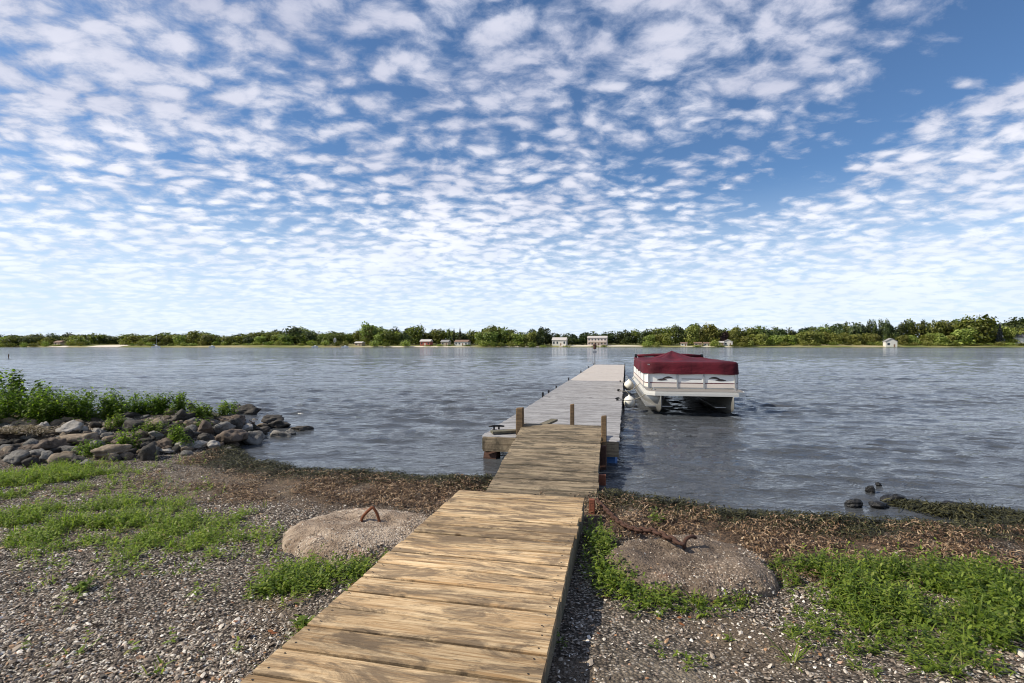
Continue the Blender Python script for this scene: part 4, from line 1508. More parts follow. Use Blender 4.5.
bush_at(4, 9.5, 424, 366, 70, 1500, 0.085, 'tallest broad leaved bush at the left end of the rocky spit', 1, ry=0.6, wid=0.6)
bush_at(-45, 9.6, 424, 372, 80, 900, 0.085, 'broad leaved bush cut by the left picture edge', 2, ry=0.6, wid=0.6)
bush_at(28, 8.9, 424, 381, 90, 1700, 0.065, 'leafy bush in front of the tallest one on the rocky spit', 3, ry=0.5)
bush_at(72, 9.2, 425, 384, 84, 2200, 0.065, 'dense green bush behind the big whitish boulder', 4, ry=0.5)
bush_at(52, 9.0, 424, 386, 60, 1200, 0.06, 'low leafy bush between the tall left bush and the big whitish boulder', 17, ry=0.45)
bush_at(108, 9.3, 424, 387, 78, 2100, 0.062, 'middle bush of the row on the rocky spit', 5, ry=0.5)
bush_at(140, 9.4, 423, 391, 70, 1900, 0.062, 'bush right of the middle one on the rocky spit', 6, ry=0.45)
bush_at(165, 9.6, 421, 390, 50, 1200, 0.07, 'last bush of the row, with one stem sticking up', 7)
bush_at(202, 9.5, 425, 397, 40, 900, 0.07, 'separate light green bush among the rocks near the spit end', 8, 'weed_leaf')
bush_at(220, 9.9, 419, 396, 30, 450, 0.06, 'small dark bush on the crest right of the separate light green bush', 9)
for u, v, w, h, nl, lab, sd_ in ((172, 446, 34, 20, 420, 'round weed growing among the rocks in mid pile', 10), (130, 450, 26, 22, 320, 'weed climbing over the foot of the pile', 11),
                                 (88, 455, 48, 12, 320, 'low creeping weed at the foot of the pile by the yellow tan boulder', 12), (112, 428, 22, 14, 240, 'light green weed below the row of bushes', 13),
                                 (150, 434, 30, 14, 240, 'sprawling weed above the round one in mid pile', 14), (205, 431, 22, 10, 160, 'little weed at the foot of the separate light green bush', 15)):
    g = hit(u, v)
    bush((g[0], g[1] + 0.02, g[2] + 0.04), w / FPX * g[1] / 2, 0.14, h / FPX * g[1], nl, 0.05, lab, 'weed_leaf' if sd_ in (13, 14) else 'shrub_leaf', sd_, 0.4, 'weeds among the boulders')

# ------------------------------------------------------------------ gravel, wrack, litter


def pebbles(X, Y, size, g, flat=0.42, Zg=None):
    B = np.array([(1, 0, 0), (-1, 0, 0), (0, 1, 0), (0, -1, 0), (0, 0, 1), (0, 0, -1), (.62, .62, .45), (-.62, .62, .45), (-.62, -.62, .45), (.62, -.62, .45)])
    T = np.array([(4, 6, 7), (4, 7, 8), (4, 8, 9), (4, 9, 6), (0, 2, 6), (2, 1, 7), (1, 3, 8), (3, 0, 9), (6, 2, 7), (7, 1, 8), (8, 3, 9), (9, 0, 6), (5, 2, 0), (5, 1, 2), (5, 3, 1), (5, 0, 3)])
    m = len(X)
    s = size[:, None] * g.uniform(0.6, 1.35, (m, 3)) * np.array([1.0, 0.72, flat])
    V = B[None] * (1 + g.normal(0, 0.14, (m, 10, 1))) * s[:, None, :]
    th, ti, tj = g.uniform(0, 6.283, m), g.normal(0, 0.35, m), g.normal(0, 0.35, m)
    V[..., 2] += V[..., 0] * ti[:, None] + V[..., 1] * tj[:, None]
    c, s_ = np.cos(th)[:, None], np.sin(th)[:, None]
    x, y = V[..., 0] * c - V[..., 1] * s_, V[..., 0] * s_ + V[..., 1] * c
    Z = (ground_z(X, Y) if Zg is None else Zg) + size * 0.18
    V = np.stack([x + X[:, None], y + Y[:, None], V[..., 2] + Z[:, None]], -1)
    F = T[None] + (np.arange(m) * 10)[:, None, None]
    return V.reshape(-1, 3), F.reshape(-1, 3)


def on_walk(X, Y):
    lx = (X - 0.089) * math.cos(R12) - (Y - 5.05) * math.sin(R12)
    ly = (X - 0.089) * math.sin(R12) + (Y - 5.05) * math.cos(R12)
    return (np.abs(lx) < 0.66) & (ly < 0.05)


gg = np.random.default_rng(21)
m = 210000
Y = 1.7 + (gg.random(m) ** 1.5) * 5.2
X = gg.uniform(-1.15, 1.15, m) * Y
dens = 0.30 + 1.0 * sstep(0.34, 0.60, fbm(X * 0.8, Y * 0.8, 41, 3))
dens *= np.where(X < 0.2, 1.0, 0.55) * (1 - np.exp(-(((X - 0.72) / 0.2) ** 2 + ((Y - 2.35) / 0.55) ** 2)))
dens *= sstep(0.7, 1.9, shore_sd(X, Y))
dens *= np.where(X > 0, sstep(4.0, 3.2, Y) * 0.7 + 0.3, 1)
k_ = (gg.random(m) < dens) & ~on_walk(X, Y) & ((((X - A1.x) / 0.62) ** 2 + ((Y - A1.y) / 0.56) ** 2) > 1) & ((((X - A2.x) / 0.53) ** 2 + ((Y - A2.y) / 0.48) ** 2) > 1)
X, Y = X[k_], Y[k_]
PB = [pebbles(X, Y, np.exp(gg.normal(math.log(0.0072), 0.38, len(X))), gg)]
for ob, cnt in ((an1.children[0], 1500), (an2.children[0], 1500)):      # chips washed over the mooring blocks
    co = np.array([v.co[:] for v in ob.data.vertices])
    co = co[(co[:, 2] > 0.0)]
    wgt = np.exp(-co[:, 1] * 2.2) * (0.12 + sstep(0.40, 0.60, fbm(co[:, 0] * 4 + 9, co[:, 1] * 4, 71, 3)))
    pk = co[gg.choice(len(co), cnt, p=wgt / wgt.sum())] + gg.normal(0, 0.006, (cnt, 3)) * (1, 1, 0)
    PB.append(pebbles(pk[:, 0] + ob.parent.location.x, pk[:, 1] + ob.parent.location.y, np.exp(gg.normal(math.log(0.0058), 0.3, cnt)), gg, 0.42, pk[:, 2] + ob.parent.location.z))
V, F = cat(PB)
tag(arr_mesh('gravel', V, F, 'pebble'), 'grey and white shell gravel covering the beach', 'gravel', kind='stuff')
# bits of gravel and shell washed over the mooring blocks' front
# (they sit on the blocks: same gravel, own sheet)


def ribbons(X, Y, Z, L, w, g, arch=0.03):
    """short curved strands lying about, four segments each"""
    m = len(X)
    a = g.uniform(0, 6.283, m)
    curl = g.normal(0, 1.3, m)
    rows = []
    x, y = X.copy(), Y.copy()
    hz = g.uniform(0, 1, m) ** 2 * arch
    for j in range(5):
        t = j / 4
        aa = a + curl * (t - 0.5)
        z = Z + hz * math.sin(math.pi * t) + g.normal(0, 0.004, m)
        nx_, ny_ = -np.sin(aa) * w / 2, np.cos(aa) * w / 2
        rows.append((np.stack([x - nx_, y - ny_, z], 1), np.stack([x + nx_, y + ny_, z + g.normal(0, 0.003, m)], 1)))
        x, y = x + np.cos(aa) * L / 4, y + np.sin(aa) * L / 4
    V = np.stack([p for r in rows for p in r], 1)
    F = np.array([(2 * j, 2 * j + 1, 2 * j + 3, 2 * j + 2) for j in range(4)])[None] + (np.arange(m) * 10)[:, None, None]
    return V.reshape(-1, 3), F.reshape(-1, 4)


gg = np.random.default_rng(33)
m = 160000
X, Y = gg.uniform(-6.0, 8.0, m), gg.uniform(3.2, 8.6, m)
sdw = shore_sd(X, Y)
lump = fbm(X * 2.6, Y * 3.4, 31, 4)
pd = sstep(-0.12, 0.02, sdw) * sstep(0.85, 0.35, sdw)
k_ = (gg.random(m) < pd * 1.0 * (0.35 + lump)) & ~on_walk(X, Y) & (X > -4.7)
x1, y1 = X[k_], Y[k_]
V1, F1 = ribbons(x1, y1, np.maximum(ground_z(x1, y1), -0.005) + 0.012 + 0.09 * gg.random(len(x1)) * np.maximum(0, lump[k_] - 0.34), gg.uniform(0.04, 0.15, len(x1)), gg.uniform(0.003, 0.009, len(x1)), gg)
# the bank of weed that reaches out into the shallows on the right
bank = [hit(*q, 0.0)[:2] for q in ((903, 506), (922, 508.5), (944, 513.5), (966, 515), (997, 518.5), (1024, 521), (1060, 524))]
bx_, by_ = [], []
for i in range(len(bank) - 1):
    t = gg.random(700)[:, None]
    p = bank[i] + (bank[i + 1] - bank[i]) * t + gg.normal(0, 0.085, (700, 2)) * (0.55 + 0.45 * min(1, i / 2))
    bx_.append(p[:, 0]); by_.append(p[:, 1])
bx_, by_ = np.concatenate(bx_), np.concatenate(by_)
V2, F2 = ribbons(bx_, by_, 0.005 + 0.10 * gg.random(len(bx_)) * fbm(bx_ * 4, by_ * 4, 3, 3), gg.uniform(0.06, 0.20, len(bx_)), gg.uniform(0.005, 0.012, len(bx_)), gg, 0.05)
V, F = cat([(V1, F1), (V2, F2)])
tag(arr_mesh('seaweed', V, F, 'weed_dark'), 'dark wet waterweed washed up along the waterline', 'waterweed', kind='stuff')
pd = sstep(0.20, 0.50, sdw) * sstep(1.95, 1.05, sdw)
k_ = (gg.random(m) < pd * 0.75 * (0.06 + 1.5 * sstep(0.40, 0.56, fbm(X * 2.2, Y * 3.6, 47, 4)))) & ~on_walk(X, Y) & (X > -4.7) & ((((X - A1.x) / 0.6) ** 2 + ((Y - A1.y) / 0.54) ** 2) > 1) & ((((X - A2.x) / 0.53) ** 2 + ((Y - A2.y) / 0.48) ** 2) > 1)
x1, y1 = X[k_], Y[k_]
V, F = ribbons(x1, y1, ground_z(x1, y1) + 0.008 + 0.05 * gg.random(len(x1)) ** 2, gg.uniform(0.02, 0.095, len(x1)), gg.uniform(0.003, 0.010, len(x1)), gg, 0.02)
tag(arr_mesh('wrack', V, F, 'wrack_brown'), 'dry brown wrack of reeds and weed strewn above the waterline', 'wrack', kind='stuff')
# dead reeds heaped on the boulders
c = hit(18, 438)
x1, y1 = c[0] + gg.normal(0, 0.20, 1500), c[1] + 0.02 + gg.normal(0, 0.10, 1500)
V, F = ribbons(x1, y1, c[2] + 0.10 + 0.06 * gg.random(1500) - 0.25 * (x1 - c[0]) ** 2, gg.uniform(0.06, 0.2, 1500), gg.uniform(0.004, 0.008, 1500), gg, 0.05)
tag(arr_mesh('dead_reeds', V, F, 'straw'), 'heap of pale dead reeds lying on the boulders at the left', 'reeds', kind='stuff')
# fallen leaves
spots = [(700, 590 + 20, 60, 20, 9), (770, 615, 25, 10, 24), (660, 635, 50, 20, 10), (300, 640, 120, 30, 4), (820, 655, 60, 20, 10), (620, 640, 30, 20, 9), (360, 600, 30, 20, 6)]
lp = []
for u, v, ru, rv, dn in spots:
    X, Y = patch_pts(u, v, ru, rv, dn)
    P = np.stack([X, Y, ground_z(X, Y) + 0.015], 1)
    lp.append(leaves(P, rdir(len(X), -0.1, 0.25), rng.uniform(0.02, 0.045, len(X)), rng.uniform(0.014, 0.028, len(X)), 0.2))
V, F = cat(lp)
tag(arr_mesh('leaf_litter', V, F, 'dead_leaf'), 'rust coloured dead leaves scattered over the gravel', 'leaves', kind='stuff')

# ------------------------------------------------------------------ the far shore
def fx(u, d): return (u - 512) / FPX * d
def fz(v, d): return CZ - (v - HOR) / FPX * d


def crown_mesh(name, seed, kind, mat):
    """unit crown: height 1, width about 1, made of many leaf clumps on several boughs"""
    g = np.random.default_rng(seed)
    P, Nn, Sz = [], [], []
    if kind == 'conifer':
        for i in range(430):
            t = g.random() ** 0.8
            r = (1 - t) * 0.40 * (0.55 + 0.45 * g.random()) * (0.8 + 0.3 * math.sin(t * 38))
            a = g.uniform(0, 6.283)
            P.append((math.cos(a) * r, math.sin(a) * r, 0.04 + 0.96 * t))
            Sz.append(0.055 * (1.15 - 0.6 * t) * g.uniform(0.7, 1.3))
    else:
        nl = 9 if kind == 'broad' else 6
        lobes = []
        for i in range(nl):
            a, r = g.uniform(0, 6.283), 0.30 * math.sqrt(g.random())
            if kind == 'broad':
                z = g.uniform(0.30, 0.80) if i else 0.80
                s = g.uniform(0.17, 0.27) * (1.1 - 0.35 * abs(z - 0.5))
            elif kind == 'tall':
                z = g.uniform(0.25, 0.86) if i else 0.86
                r *= 0.6
                s = g.uniform(0.14, 0.20)
            else:
                z, s = g.uniform(0.20, 0.55), g.uniform(0.22, 0.36)
            lobes.append((math.cos(a) * r, math.sin(a) * r, z, s))
        n_ = 1150 if kind != 'bush' else 520
        for i in range(n_):
            lx_, ly_, lz, s = lobes[g.integers(len(lobes))]
            d = g.normal(size=3)
            d /= np.linalg.norm(d)
            rr = s * (0.45 + 0.68 * g.random() ** 0.7)
            z = lz + d[2] * rr * (1.05 if kind != 'tall' else 1.3)
            P.append((lx_ + d[0] * rr * 1.15, ly_ + d[1] * rr * 1.15, max(0.03, z)))
            Sz.append(g.uniform(0.022, 0.052))
        # a skirt of lower boughs
        for i in range(220 if kind == 'broad' else 80):
            a, r = g.uniform(0, 6.283), 0.42 * math.sqrt(g.random())
            P.append((math.cos(a) * r, math.sin(a) * r, g.uniform(0.06, 0.35)))
            Sz.append(g.uniform(0.03, 0.055))
    P, Sz = np.array(P), np.array(Sz)
    d = rdir(len(P), -0.6, 0.6, g)
    nrm = P - np.array([0, 0, 0.45])
    nrm += g.normal(0, 0.25, nrm.shape)
    nrm /= np.linalg.norm(nrm, axis=1, keepdims=True)
    u = np.cross(nrm, d)
    u /= np.linalg.norm(u, axis=1, keepdims=True)
    w = np.cross(nrm, u)
    k6 = []
    for a in np.arange(5) * 2 * math.pi / 5:
        k6.append(P + (u * math.cos(a) + w * math.sin(a)) * (Sz * g.uniform(0.7, 1.25, len(P)))[:, None])
    V = np.stack(k6, 1)
    F = np.arange(5)[None] + (np.arange(len(P)) * 5)[:, None]
    return arr_mesh(name, V.reshape(-1, 3), F, mat)


def tree_proto(kind, mat, seed):
    nm = {'broad': 'broadleaf_tree', 'tall': 'poplar_tree', 'bush': 'shore_shrub', 'conifer': 'conifer_tree'}[kind]
    o = link(bpy.data.objects.new(nm, None))
    cr = crown_mesh('crown', seed, kind, mat)
    cr.parent = o
    q = MB()
    q.tube([(0, 0, -0.06), (0.01, 0, 0.25), (0, 0.01, 0.6)], [0.035, 0.026, 0.010], 6)
    for a in (0.5, 2.4, 4.4):
        q.tube([(0, 0, 0.28), (0.18 * math.cos(a), 0.18 * math.sin(a), 0.52)], [0.016, 0.006], 5)
    q.build('trunk', 'bark', o)
    return o


PROTO = {}
for i, (kd, mt) in enumerate([('broad', 'far_leaf'), ('broad', 'far_leaf'), ('broad', 'far_leaf'), ('broad', 'far_leaf_dark'), ('broad', 'far_leaf_dark'), ('broad', 'far_leaf_light'),
                              ('broad', 'far_leaf_light'), ('tall', 'far_leaf'), ('tall', 'far_leaf_dark'), ('bush', 'far_leaf_light'), ('bush', 'far_leaf'), ('bush', 'far_leaf_light'),
                              ('conifer', 'far_leaf_dark'), ('conifer', 'needle_blue'), ('broad', 'far_leaf_red')]):
    PROTO.setdefault((kd, mt), []).append(tree_proto(kd, mt, 300 + i))
_used = set()
TREES = []


def put_tree(kd, mt, u, d, top, wpx, row, label=None):
    pr = PROTO[(kd, mt)]
    p = pr[random.randrange(len(pr))]
    if p.name not in _used:
        o = p
        _used.add(p.name)
    else:
        o = copy_tree(p)
    X = fx(u, d)
    zb_ = float(ground_z(np.array([X]), np.array([d]))[0])
    h = fz(top, d) - zb_
    o.location = (X, d, zb_ - 0.1)
    w = wpx / FPX * d
    o.scale = (w, w, h)
    o.rotation_euler = (0, 0, random.uniform(0, 6.283))
    TREES.append([o, kd, mt, u, row, label])
    return o


SKYL = np.array([(0, 335), (20, 334), (45, 333.5), (65, 332), (85, 334), (100, 333), (110, 337), (118, 336), (133, 332.5), (150, 335), (165, 331.5), (178, 334), (195, 331), (215, 333),
                 (225, 335), (255, 332), (270, 331), (290, 327), (305, 327), (318, 332), (327, 330), (337, 332), (350, 334), (368, 324), (385, 329), (400, 326), (415, 326), (425, 333),
                 (435, 328), (449, 331), (457, 331), (468, 333), (485, 327), (492, 325.5), (505, 327), (518, 332), (527, 331), (540, 327), (550, 333), (575, 332), (600, 331.5), (625, 330),
                 (640, 329.5), (655, 328), (668, 327), (690, 324.5), (712, 324), (724, 331), (733, 327), (745, 328), (760, 325.5), (775, 327), (790, 326.5), (805, 327), (825, 324), (845, 322),
                 (860, 322), (885, 321), (905, 320), (925, 320.5), (945, 320), (960, 319), (975, 316.5), (990, 319), (1000, 323), (1012, 319), (1024, 318), (1100, 318), (-80, 335)])
SKYL = SKYL[SKYL[:, 0].argsort()]
HOUSES = [  # u, width px, top, base, wall, roof, name, label
    (57, 9, 340.6, 345.0, 'wall_tan', 'roof_brown', 'cottage', 'low tan cottage with a brown roof at the far left of the opposite shore'),
    (358, 8, 341.5, 345.5, 'wall_tan', 'roof_pale', 'cottage', 'tiny tan cottage below the tall tree left of the red cottage'),
    (425, 11, 339.3, 344.8, 'wall_red', 'roof_pale', 'cottage', 'red walled cottage among the trees on the opposite shore'),
    (444.5, 8, 339.8, 345.3, 'wall_beige', 'roof_grey', 'cottage', 'beige cottage between the red and the long white one'),
    (461, 14, 339.8, 345.3, 'wall_white', 'roof_brown', 'house', 'long white house right of the beige cottage'),
    (519, 9, 336.8, 342.3, 'wall_white', 'roof_green', 'house', 'white house with a green roof half hidden in trees'),
    (559, 14, 337.3, 344.3, 'wall_white', 'roof_pale', 'house', 'white house with a wide pale roof on the lawn left of the two storey one'),
    (597, 19, 335.8, 344.3, 'wall_pink', 'roof_pale', 'two_storey_house', 'largest house, two storeys with rows of windows facing the lake'),
    (684, 6, 342.2, 345.2, 'wall_white', 'roof_brown', 'cabin', 'tiny white cabin just above the boat cover'),
    (698, 7, 342.0, 345.4, 'wall_beige', 'roof_brown', 'cabin', 'tiny beige cabin right of the tiny white one'),
    (707, 6, 342.2, 345.4, 'wall_white', 'roof_brown', 'cabin', 'tiny white cabin right of the tiny beige one'),
    (721, 5, 341.0, 345.2, 'wall_beige', 'roof_pale', 'cabin', 'tiny beige cabin beside the white gabled shed'),
    (728, 8.5, 339.4, 345.2, 'wall_white', 'roof_pale', 'shed', 'bright white gabled shed under the dark red tree'),
    (891.5, 10, 338.3, 346.2, 'wall_white', 'roof_grey', 'boathouse', 'bright white boathouse standing alone at the waterline'),
    (1021, 11, 333.5, 344.0, 'wall_white', 'roof_dark', 'house', 'white house under big trees at the far right of the opposite shore'),
]
hspan = [(h[0] - h[1] / 2 - 1.5, h[0] + h[1] / 2 + 1.5) for h in HOUSES if h[0] not in (519, 1021)] + [(92, 122), (543, 640)]


def house(u, w, top, base, wall, roof, name, label):
    d = 412.0 if name != 'boathouse' else 404.0
    X = fx(u, d)
    d = float(far_shore(X)) + (2.0 if name == 'boathouse' else 24.0 if u in (519, 1021) else 11.0)
    X = fx(u, d)
    gz = float(ground_z(np.array([X]), np.array([d]))[0])
    W_ = w / FPX * d
    H = fz(top, d) - gz
    dep = max(5.0, W_ * 0.6)
    o = empty(name, (X, d, gz), label, 'house' if 'boat' not in name and 'shed' not in name else name, 'buildings on the far shore', (0, 0, -R(16)))
    gable = name in ('shed', 'boathouse')
    wh = H * (0.66 if not gable else 0.62)
    if name == 'two_storey_house': wh = H * 0.80
    hw = W_ / 2
    q = MB()
    if gable:
        prof = [(-hw, -1), (hw, -1), (hw, wh), (0, H - 0.15), (-hw, wh)]
        q.loft([[(x, 0, z) for x, z in prof], [(x, dep, z) for x, z in prof]])
        q.build('wall', wall, o)
        q = MB()
        t = 0.25
        prof = [(-hw - .4, wh - 0.15), (0, H - 0.12), (hw + .4, wh - 0.15), (hw + .4, wh + t - .15), (0, H + t - 0.1), (-hw - .4, wh + t - .15)]
        q.loft([[(x, -0.4, z) for x, z in prof], [(x, dep + .4, z) for x, z in prof]])
        q.build('roof', roof, o)
    else:
        q.box((0, dep / 2, wh / 2 - 0.5), (W_, dep, wh + 1.0))
        q.build('wall', wall, o)
        prof = [(-0.5, wh + 0.02), (dep + 0.5, wh + 0.02), (dep * 0.5, H)]
        q = MB()
        q.loft([[(-hw - .4, y, z) for y, z in prof], [(hw + .4, y, z) for y, z in prof]])
        q.build('roof', roof, o)
    rows = 2 if name == 'two_storey_house' else 1
    nw = max(2, int(W_ / 2.6))
    for r_ in range(rows):
        zc_ = wh * ((r_ + 0.55) / rows)
        for i in range(nw):
            if r_ == 0 and i == nw // 2:
                continue
            x = -hw + W_ * (i + 0.5) / nw
            MB().box((x, -0.03, zc_), (W_ / nw * 0.42, 0.1, wh / rows * 0.40)).build('window', 'glass_dark', o)
    x = -hw + W_ * (nw // 2 + 0.5) / nw
    MB().box((x, -0.03, min(1.05, wh * 0.4)), (0.95, 0.1, min(2.1, wh * 0.8))).build('door', 'roof_brown' if wall != 'wall_red' else 'wall_white', o)
    if name == 'two_storey_house':
        MB().box((0, -0.9, wh * 0.52), (W_ * 0.96, 1.7, 0.22)).build('balcony', 'wall_white', o)


for h in HOUSES:
    house(*h)

# white lookout tower between the trees
d = 412
X = fx(335, d)
gz = float(ground_z(np.array([X]), np.array([d]))[0])
tw = empty('lookout_tower', (X, d, gz), 'narrow white tower among the trees left of the tiny tan cottage', 'tower', 'buildings on the far shore')
MB().box((0, 0, 2.4), (1.6, 1.6, 5.2)).build('wall', 'wall_white', tw)
MB().loft([[(-1.1, -1.1, 5.0), (1.1, -1.1, 5.0), (1.1, 1.1, 5.0), (-1.1, 1.1, 5.0)], [(-.1, -.1, 6.4), (.1, -.1, 6.4), (.1, .1, 6.4), (-.1, .1, 6.4)]]).build('roof', 'roof_grey', tw)
MB().box((0, -0.81, 3.6), (0.7, 0.1, 1.0)).build('window', 'glass_dark', tw)

# trees: a back row that makes the skyline, a front row, and scrub at the water
random.seed(19)
u = -260.0
while u < 1290:
    top = float(np.interp(u, SKYL[:, 0], SKYL[:, 1]))
    dark = random.random() < (0.75 if 770 < u < 960 or u < 130 or 530 < u < 640 else 0.40)
    kd = 'tall' if (790 < u < 950 and random.random() < 0.25) else 'broad'
    w = random.uniform(14, 21) if kd == 'broad' else random.uniform(9, 12)
    put_tree(kd, 'far_leaf_dark' if dark else 'far_leaf', u, random.uniform(438, 458), top + random.uniform(-0.3, 1.6), w, 'back')
    u += random.uniform(6.5, 9.5) if kd == 'broad' else random.uniform(5, 7)
u = -66.0
while u < 1095:
    top = float(np.interp(u, SKYL[:, 0], SKYL[:, 1]))
    if not any(a - 4 < u < b_ + 4 for a, b_ in hspan):
        tp = 345 - (345 - top) * random.uniform(0.60, 0.92)
        light = random.random() < (0.65 if u > 640 else 0.42)
        if 735 < u < 965:
            put_tree('broad', 'far_leaf_light', u, random.uniform(416, 428), 345 - random.uniform(9, 15), random.uniform(13, 20), 'front')
        else:
            put_tree('broad', 'far_leaf_light' if light else ('far_leaf' if random.random() < 0.75 else 'far_leaf_dark'), u, random.uniform(418, 430), tp, random.uniform(13, 20), 'front')
    u += random.uniform(7.5, 11.5)
u = -60.0
while u < 1090:
    inh = any(a - 1 < u < b_ + 1 for a, b_ in hspan)
    if random.random() < (0.45 if inh and not 88 < u < 125 else 0.0 if inh else 0.9):
        put_tree('bush', random.choice(['far_leaf_light', 'far_leaf_light', 'far_leaf']), u, random.uniform(408, 412), 345 - (random.uniform(0.3, 2.0) if inh else random.uniform(2.5, 7)), random.uniform(7, 13), 'scrub')
    u += random.uniform(7, 13)
# trees that stand out by themselves
for kd, mt, u, d, top, w, lab in (
        ('broad', 'far_leaf', 368, 430, 323.5, 17, 'tall rounded tree rising above its neighbours left of the red cottage'),
        ('broad', 'far_leaf_dark', 297, 430, 326.5, 28, 'broad dark tree standing above the treeline left of the white tower'),
        ('broad', 'far_leaf_light', 195, 424, 330.5, 18, 'light green domed tree on the left stretch of the far shore'),
        ('broad', 'far_leaf', 490, 426, 325.3, 20, 'high domed tree right of the long white house'),
        ('broad', 'far_leaf', 504, 426, 327, 16, 'rounded tree touching the high domed tree on its right'),
        ('broad', 'far_leaf_dark', 540, 436, 326.8, 12, 'dark round tree left of the white house with the wide pale roof'),
        ('broad', 'far_leaf_light', 531, 422, 331.5, 14, 'light green tree right of the green roofed house'),
        ('conifer', 'far_leaf_dark', 449, 430, 328.5, 9, 'leftmost dark conifer behind the beige cottage'),
        ('conifer', 'far_leaf_dark', 454, 432, 328.3, 8, 'middle dark conifer of three behind the long white house'),
        ('conifer', 'far_leaf_dark', 460, 430, 327.6, 9, 'rightmost dark conifer behind the long white house'),
        ('broad', 'far_leaf_light', 692, 424, 324.3, 18, 'light tree left of the pair above the boat cover'),
        ('broad', 'far_leaf_light', 712, 424, 323.8, 19, 'tall light tree above the tiny cabins'),
        ('broad', 'far_leaf_red', 724, 422, 330.5, 9, 'dark red leaved tree behind the bright white shed'),
        ('broad', 'far_leaf_light', 734, 422, 326.5, 14, 'light tree right of the dark red leaved one'),
        ('broad', 'far_leaf', 975, 424, 316.3, 34, 'biggest tree of the far shore, with a wide domed crown'),
        ('broad', 'far_leaf_light', 962, 416, 328, 24, 'pale tree in front of the biggest one'),
        ('conifer', 'needle_blue', 1000, 420, 323, 12, 'blue grey conifer right of the biggest tree'),
        ('broad', 'far_leaf_dark', 1014, 430, 317.8, 26, 'dark broad tree over the house at the far right')):
    put_tree(kd, mt, u, d, top, w, 'named', lab)
for lst in PROTO.values():
    for p in lst:
        if p.name not in _used:
            for ch in list(p.children):
                bpy.data.objects.remove(ch)
            bpy.data.objects.remove(p)

ORD = 'first second third fourth fifth sixth seventh eighth ninth tenth eleventh twelfth thirteenth fourteenth fifteenth sixteenth seventeenth eighteenth nineteenth twentieth'.split()
MARK = [(57, 'the far left tan cottage'), (156, 'the moored sailboat'), (335, 'the narrow white tower'), (425, 'the red cottage'), (559, 'the white house on the lawn'), (728, 'the bright white shed'), (891.5, 'the white boathouse')]
MATW = {'far_leaf': 'mid green', 'far_leaf_dark': 'dark', 'far_leaf_light': 'light green'}
for rowname in ('front', 'scrub', 'back'):
    cnt = {}
    T = [t for t in TREES if t[4] == rowname]
    for mu, _ in MARK: pass
    items = []
    for t in T:
        j = min(range(len(MARK)), key=lambda q: abs(MARK[q][0] - t[3]))
        items.append((abs(MARK[j][0] - t[3]), j, t))
    for dist, j, t in sorted(items, key=lambda q: q[0]):
        o, kd, mt, u, row, _ = t
        side = 'right' if u > MARK[j][0] else 'left'
        if row == 'back':
            if 0 < u < 1024:
                pass
        key = (j, side, rowname, kd)
        cnt[key] = cnt.get(key, 0) + 1
        k_ = cnt[key] - 1
        if not -12 < u < 1036:
            tag(o, f"{MATW[mt]} tree farther along the opposite shore beyond the last houses", 'tree', 'outlying trees of the far shore')
            continue
        od = ORD[k_] if k_ < len(ORD) else 'last'
        kind_w = {'broad': 'tree', 'tall': 'slim tree', 'bush': 'shrub'}[kd]
        row_w = {'front': 'front row', 'scrub': 'waterside', 'back': 'rear row'}[row]
        tag(o, f"{MATW[mt]} {row_w} {kind_w}, {od} {side} of {MARK[j][1]}", 'shrub' if kd == 'bush' else 'tree',
            {'front': 'front trees on the far shore', 'scrub': 'shrubs along the far waterline', 'back': 'skyline trees on the far shore'}[row])
for t in TREES:
    if t[5]:
        tag(t[0], t[5], 'tree', 'trees that stand out on the far shore')

# sand and lawn on the far bank
def bank_patch(u0, u1, d0, d1, mat, name, lift):
    U = np.linspace(u0, u1, 30)
    Dd = np.linspace(d0, d1, 8)
    UU, DD = np.meshgrid(U, Dd)
    w = np.sin(np.linspace(0, math.pi, 30))[None, :] ** 0.4
    off = far_shore(fx(UU, 405)) - 402
    DD2 = DD[:1, :] + (DD - DD[:1, :]) * w + off
    XX = fx(UU, 405)
    ZZ = ground_z(XX, DD2) + lift
    i_ = np.arange(UU.size).reshape(UU.shape)
    F = np.stack([i_[:-1, :-1], i_[:-1, 1:], i_[1:, 1:], i_[1:, :-1]], -1).reshape(-1, 4)
    tag(arr_mesh(name, np.stack([XX, DD2, ZZ], -1), F, mat, None, True), kind='structure')


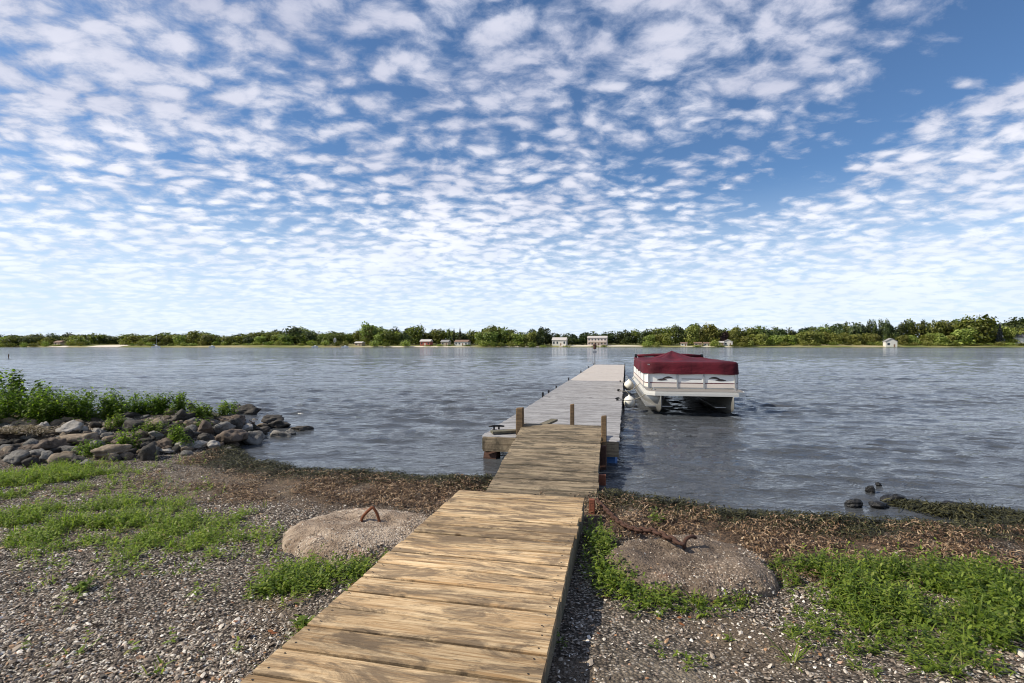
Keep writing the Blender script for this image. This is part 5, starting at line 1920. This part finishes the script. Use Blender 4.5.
bank_patch(92, 123, 403, 440, 'far_sand', 'beach', 0.12)
bank_patch(48, 72, 403, 412, 'far_sand', 'beach', 0.12)
bank_patch(355, 480, 403, 409, 'far_sand', 'beach', 0.12)
bank_patch(500, 545, 403, 411, 'far_sand', 'beach', 0.12)
bank_patch(560, 645, 407, 420, 'far_sand', 'beach', 0.14)
bank_patch(548, 645, 402.5, 407, 'far_grass', 'lawn', 0.10)
bank_patch(680, 745, 403, 409, 'far_sand', 'beach', 0.12)
bank_patch(640, 760, 402.5, 405, 'far_grass', 'lawn', 0.16)
bank_patch(760, 1030, 402.5, 405, 'far_grass', 'lawn', 0.12)

# small craft off the far shore
def small_boat(u, d, L, label, mast=False):
    o = empty('sailboat' if mast else 'motorboat', (fx(u, d), d, 0), label, 'boat', 'boats off the far shore')
    rings = []
    for t in np.linspace(0, 1, 7):
        w = 0.9 * (1 - (2 * t - 1) ** 4 * (0.25 if t < 0.5 else 0.98))
        x = (t - 0.5) * L
        rings.append([(x, -w, 0.75 + 0.2 * t), (x, -w * 0.7, -0.1), (x, w * 0.7, -0.1), (x, w, 0.75 + 0.2 * t)])
    MB().loft(rings).build('hull', 'hull_white', o)
    MB().loft([[(-L * .1, -.6, .8), (L * .22, -.5, .85), (L * .22, .5, .85), (-L * .1, .6, .8)], [(-L * .08, -.5, 1.5), (L * .12, -.4, 1.45), (L * .12, .4, 1.45), (-L * .08, .5, 1.5)]]).build('cabin', 'hull_white', o)
    if mast:
        MB().tube([(0.3, 0, 0.8), (0.3, 0, 8.6)], [0.09, 0.06], 6).build('mast', 'aluminium', o)
        MB().tube([(0.3, 0, 2.0), (-2.4, 0, 2.0)], 0.16, 6).build('furled_sail', 'sail_blue', o)


small_boat(156, 385, 6.5, 'white sailboat with bare mast moored off the far left shore', True)
small_boat(212, 392, 4.5, 'small white motorboat right of the moored sailboat')
small_boat(315, 390, 4.8, 'white motorboat moored left of the narrow white tower')
small_boat(345, 390, 5.2, 'white motorboat moored right of the narrow white tower')
# a lone stake in the water at the left
s = empty('water_stake', hit(8.5, 358, 0.0), 'lone dark stake standing in the open water at the far left', 'stake')
MB().tube([(0, 0, -1.5), (0.02, 0, 0.45), (0.0, 0, 0.52)], [0.075, 0.07, 0.04], 8).build('stake', 'wood_post', s)
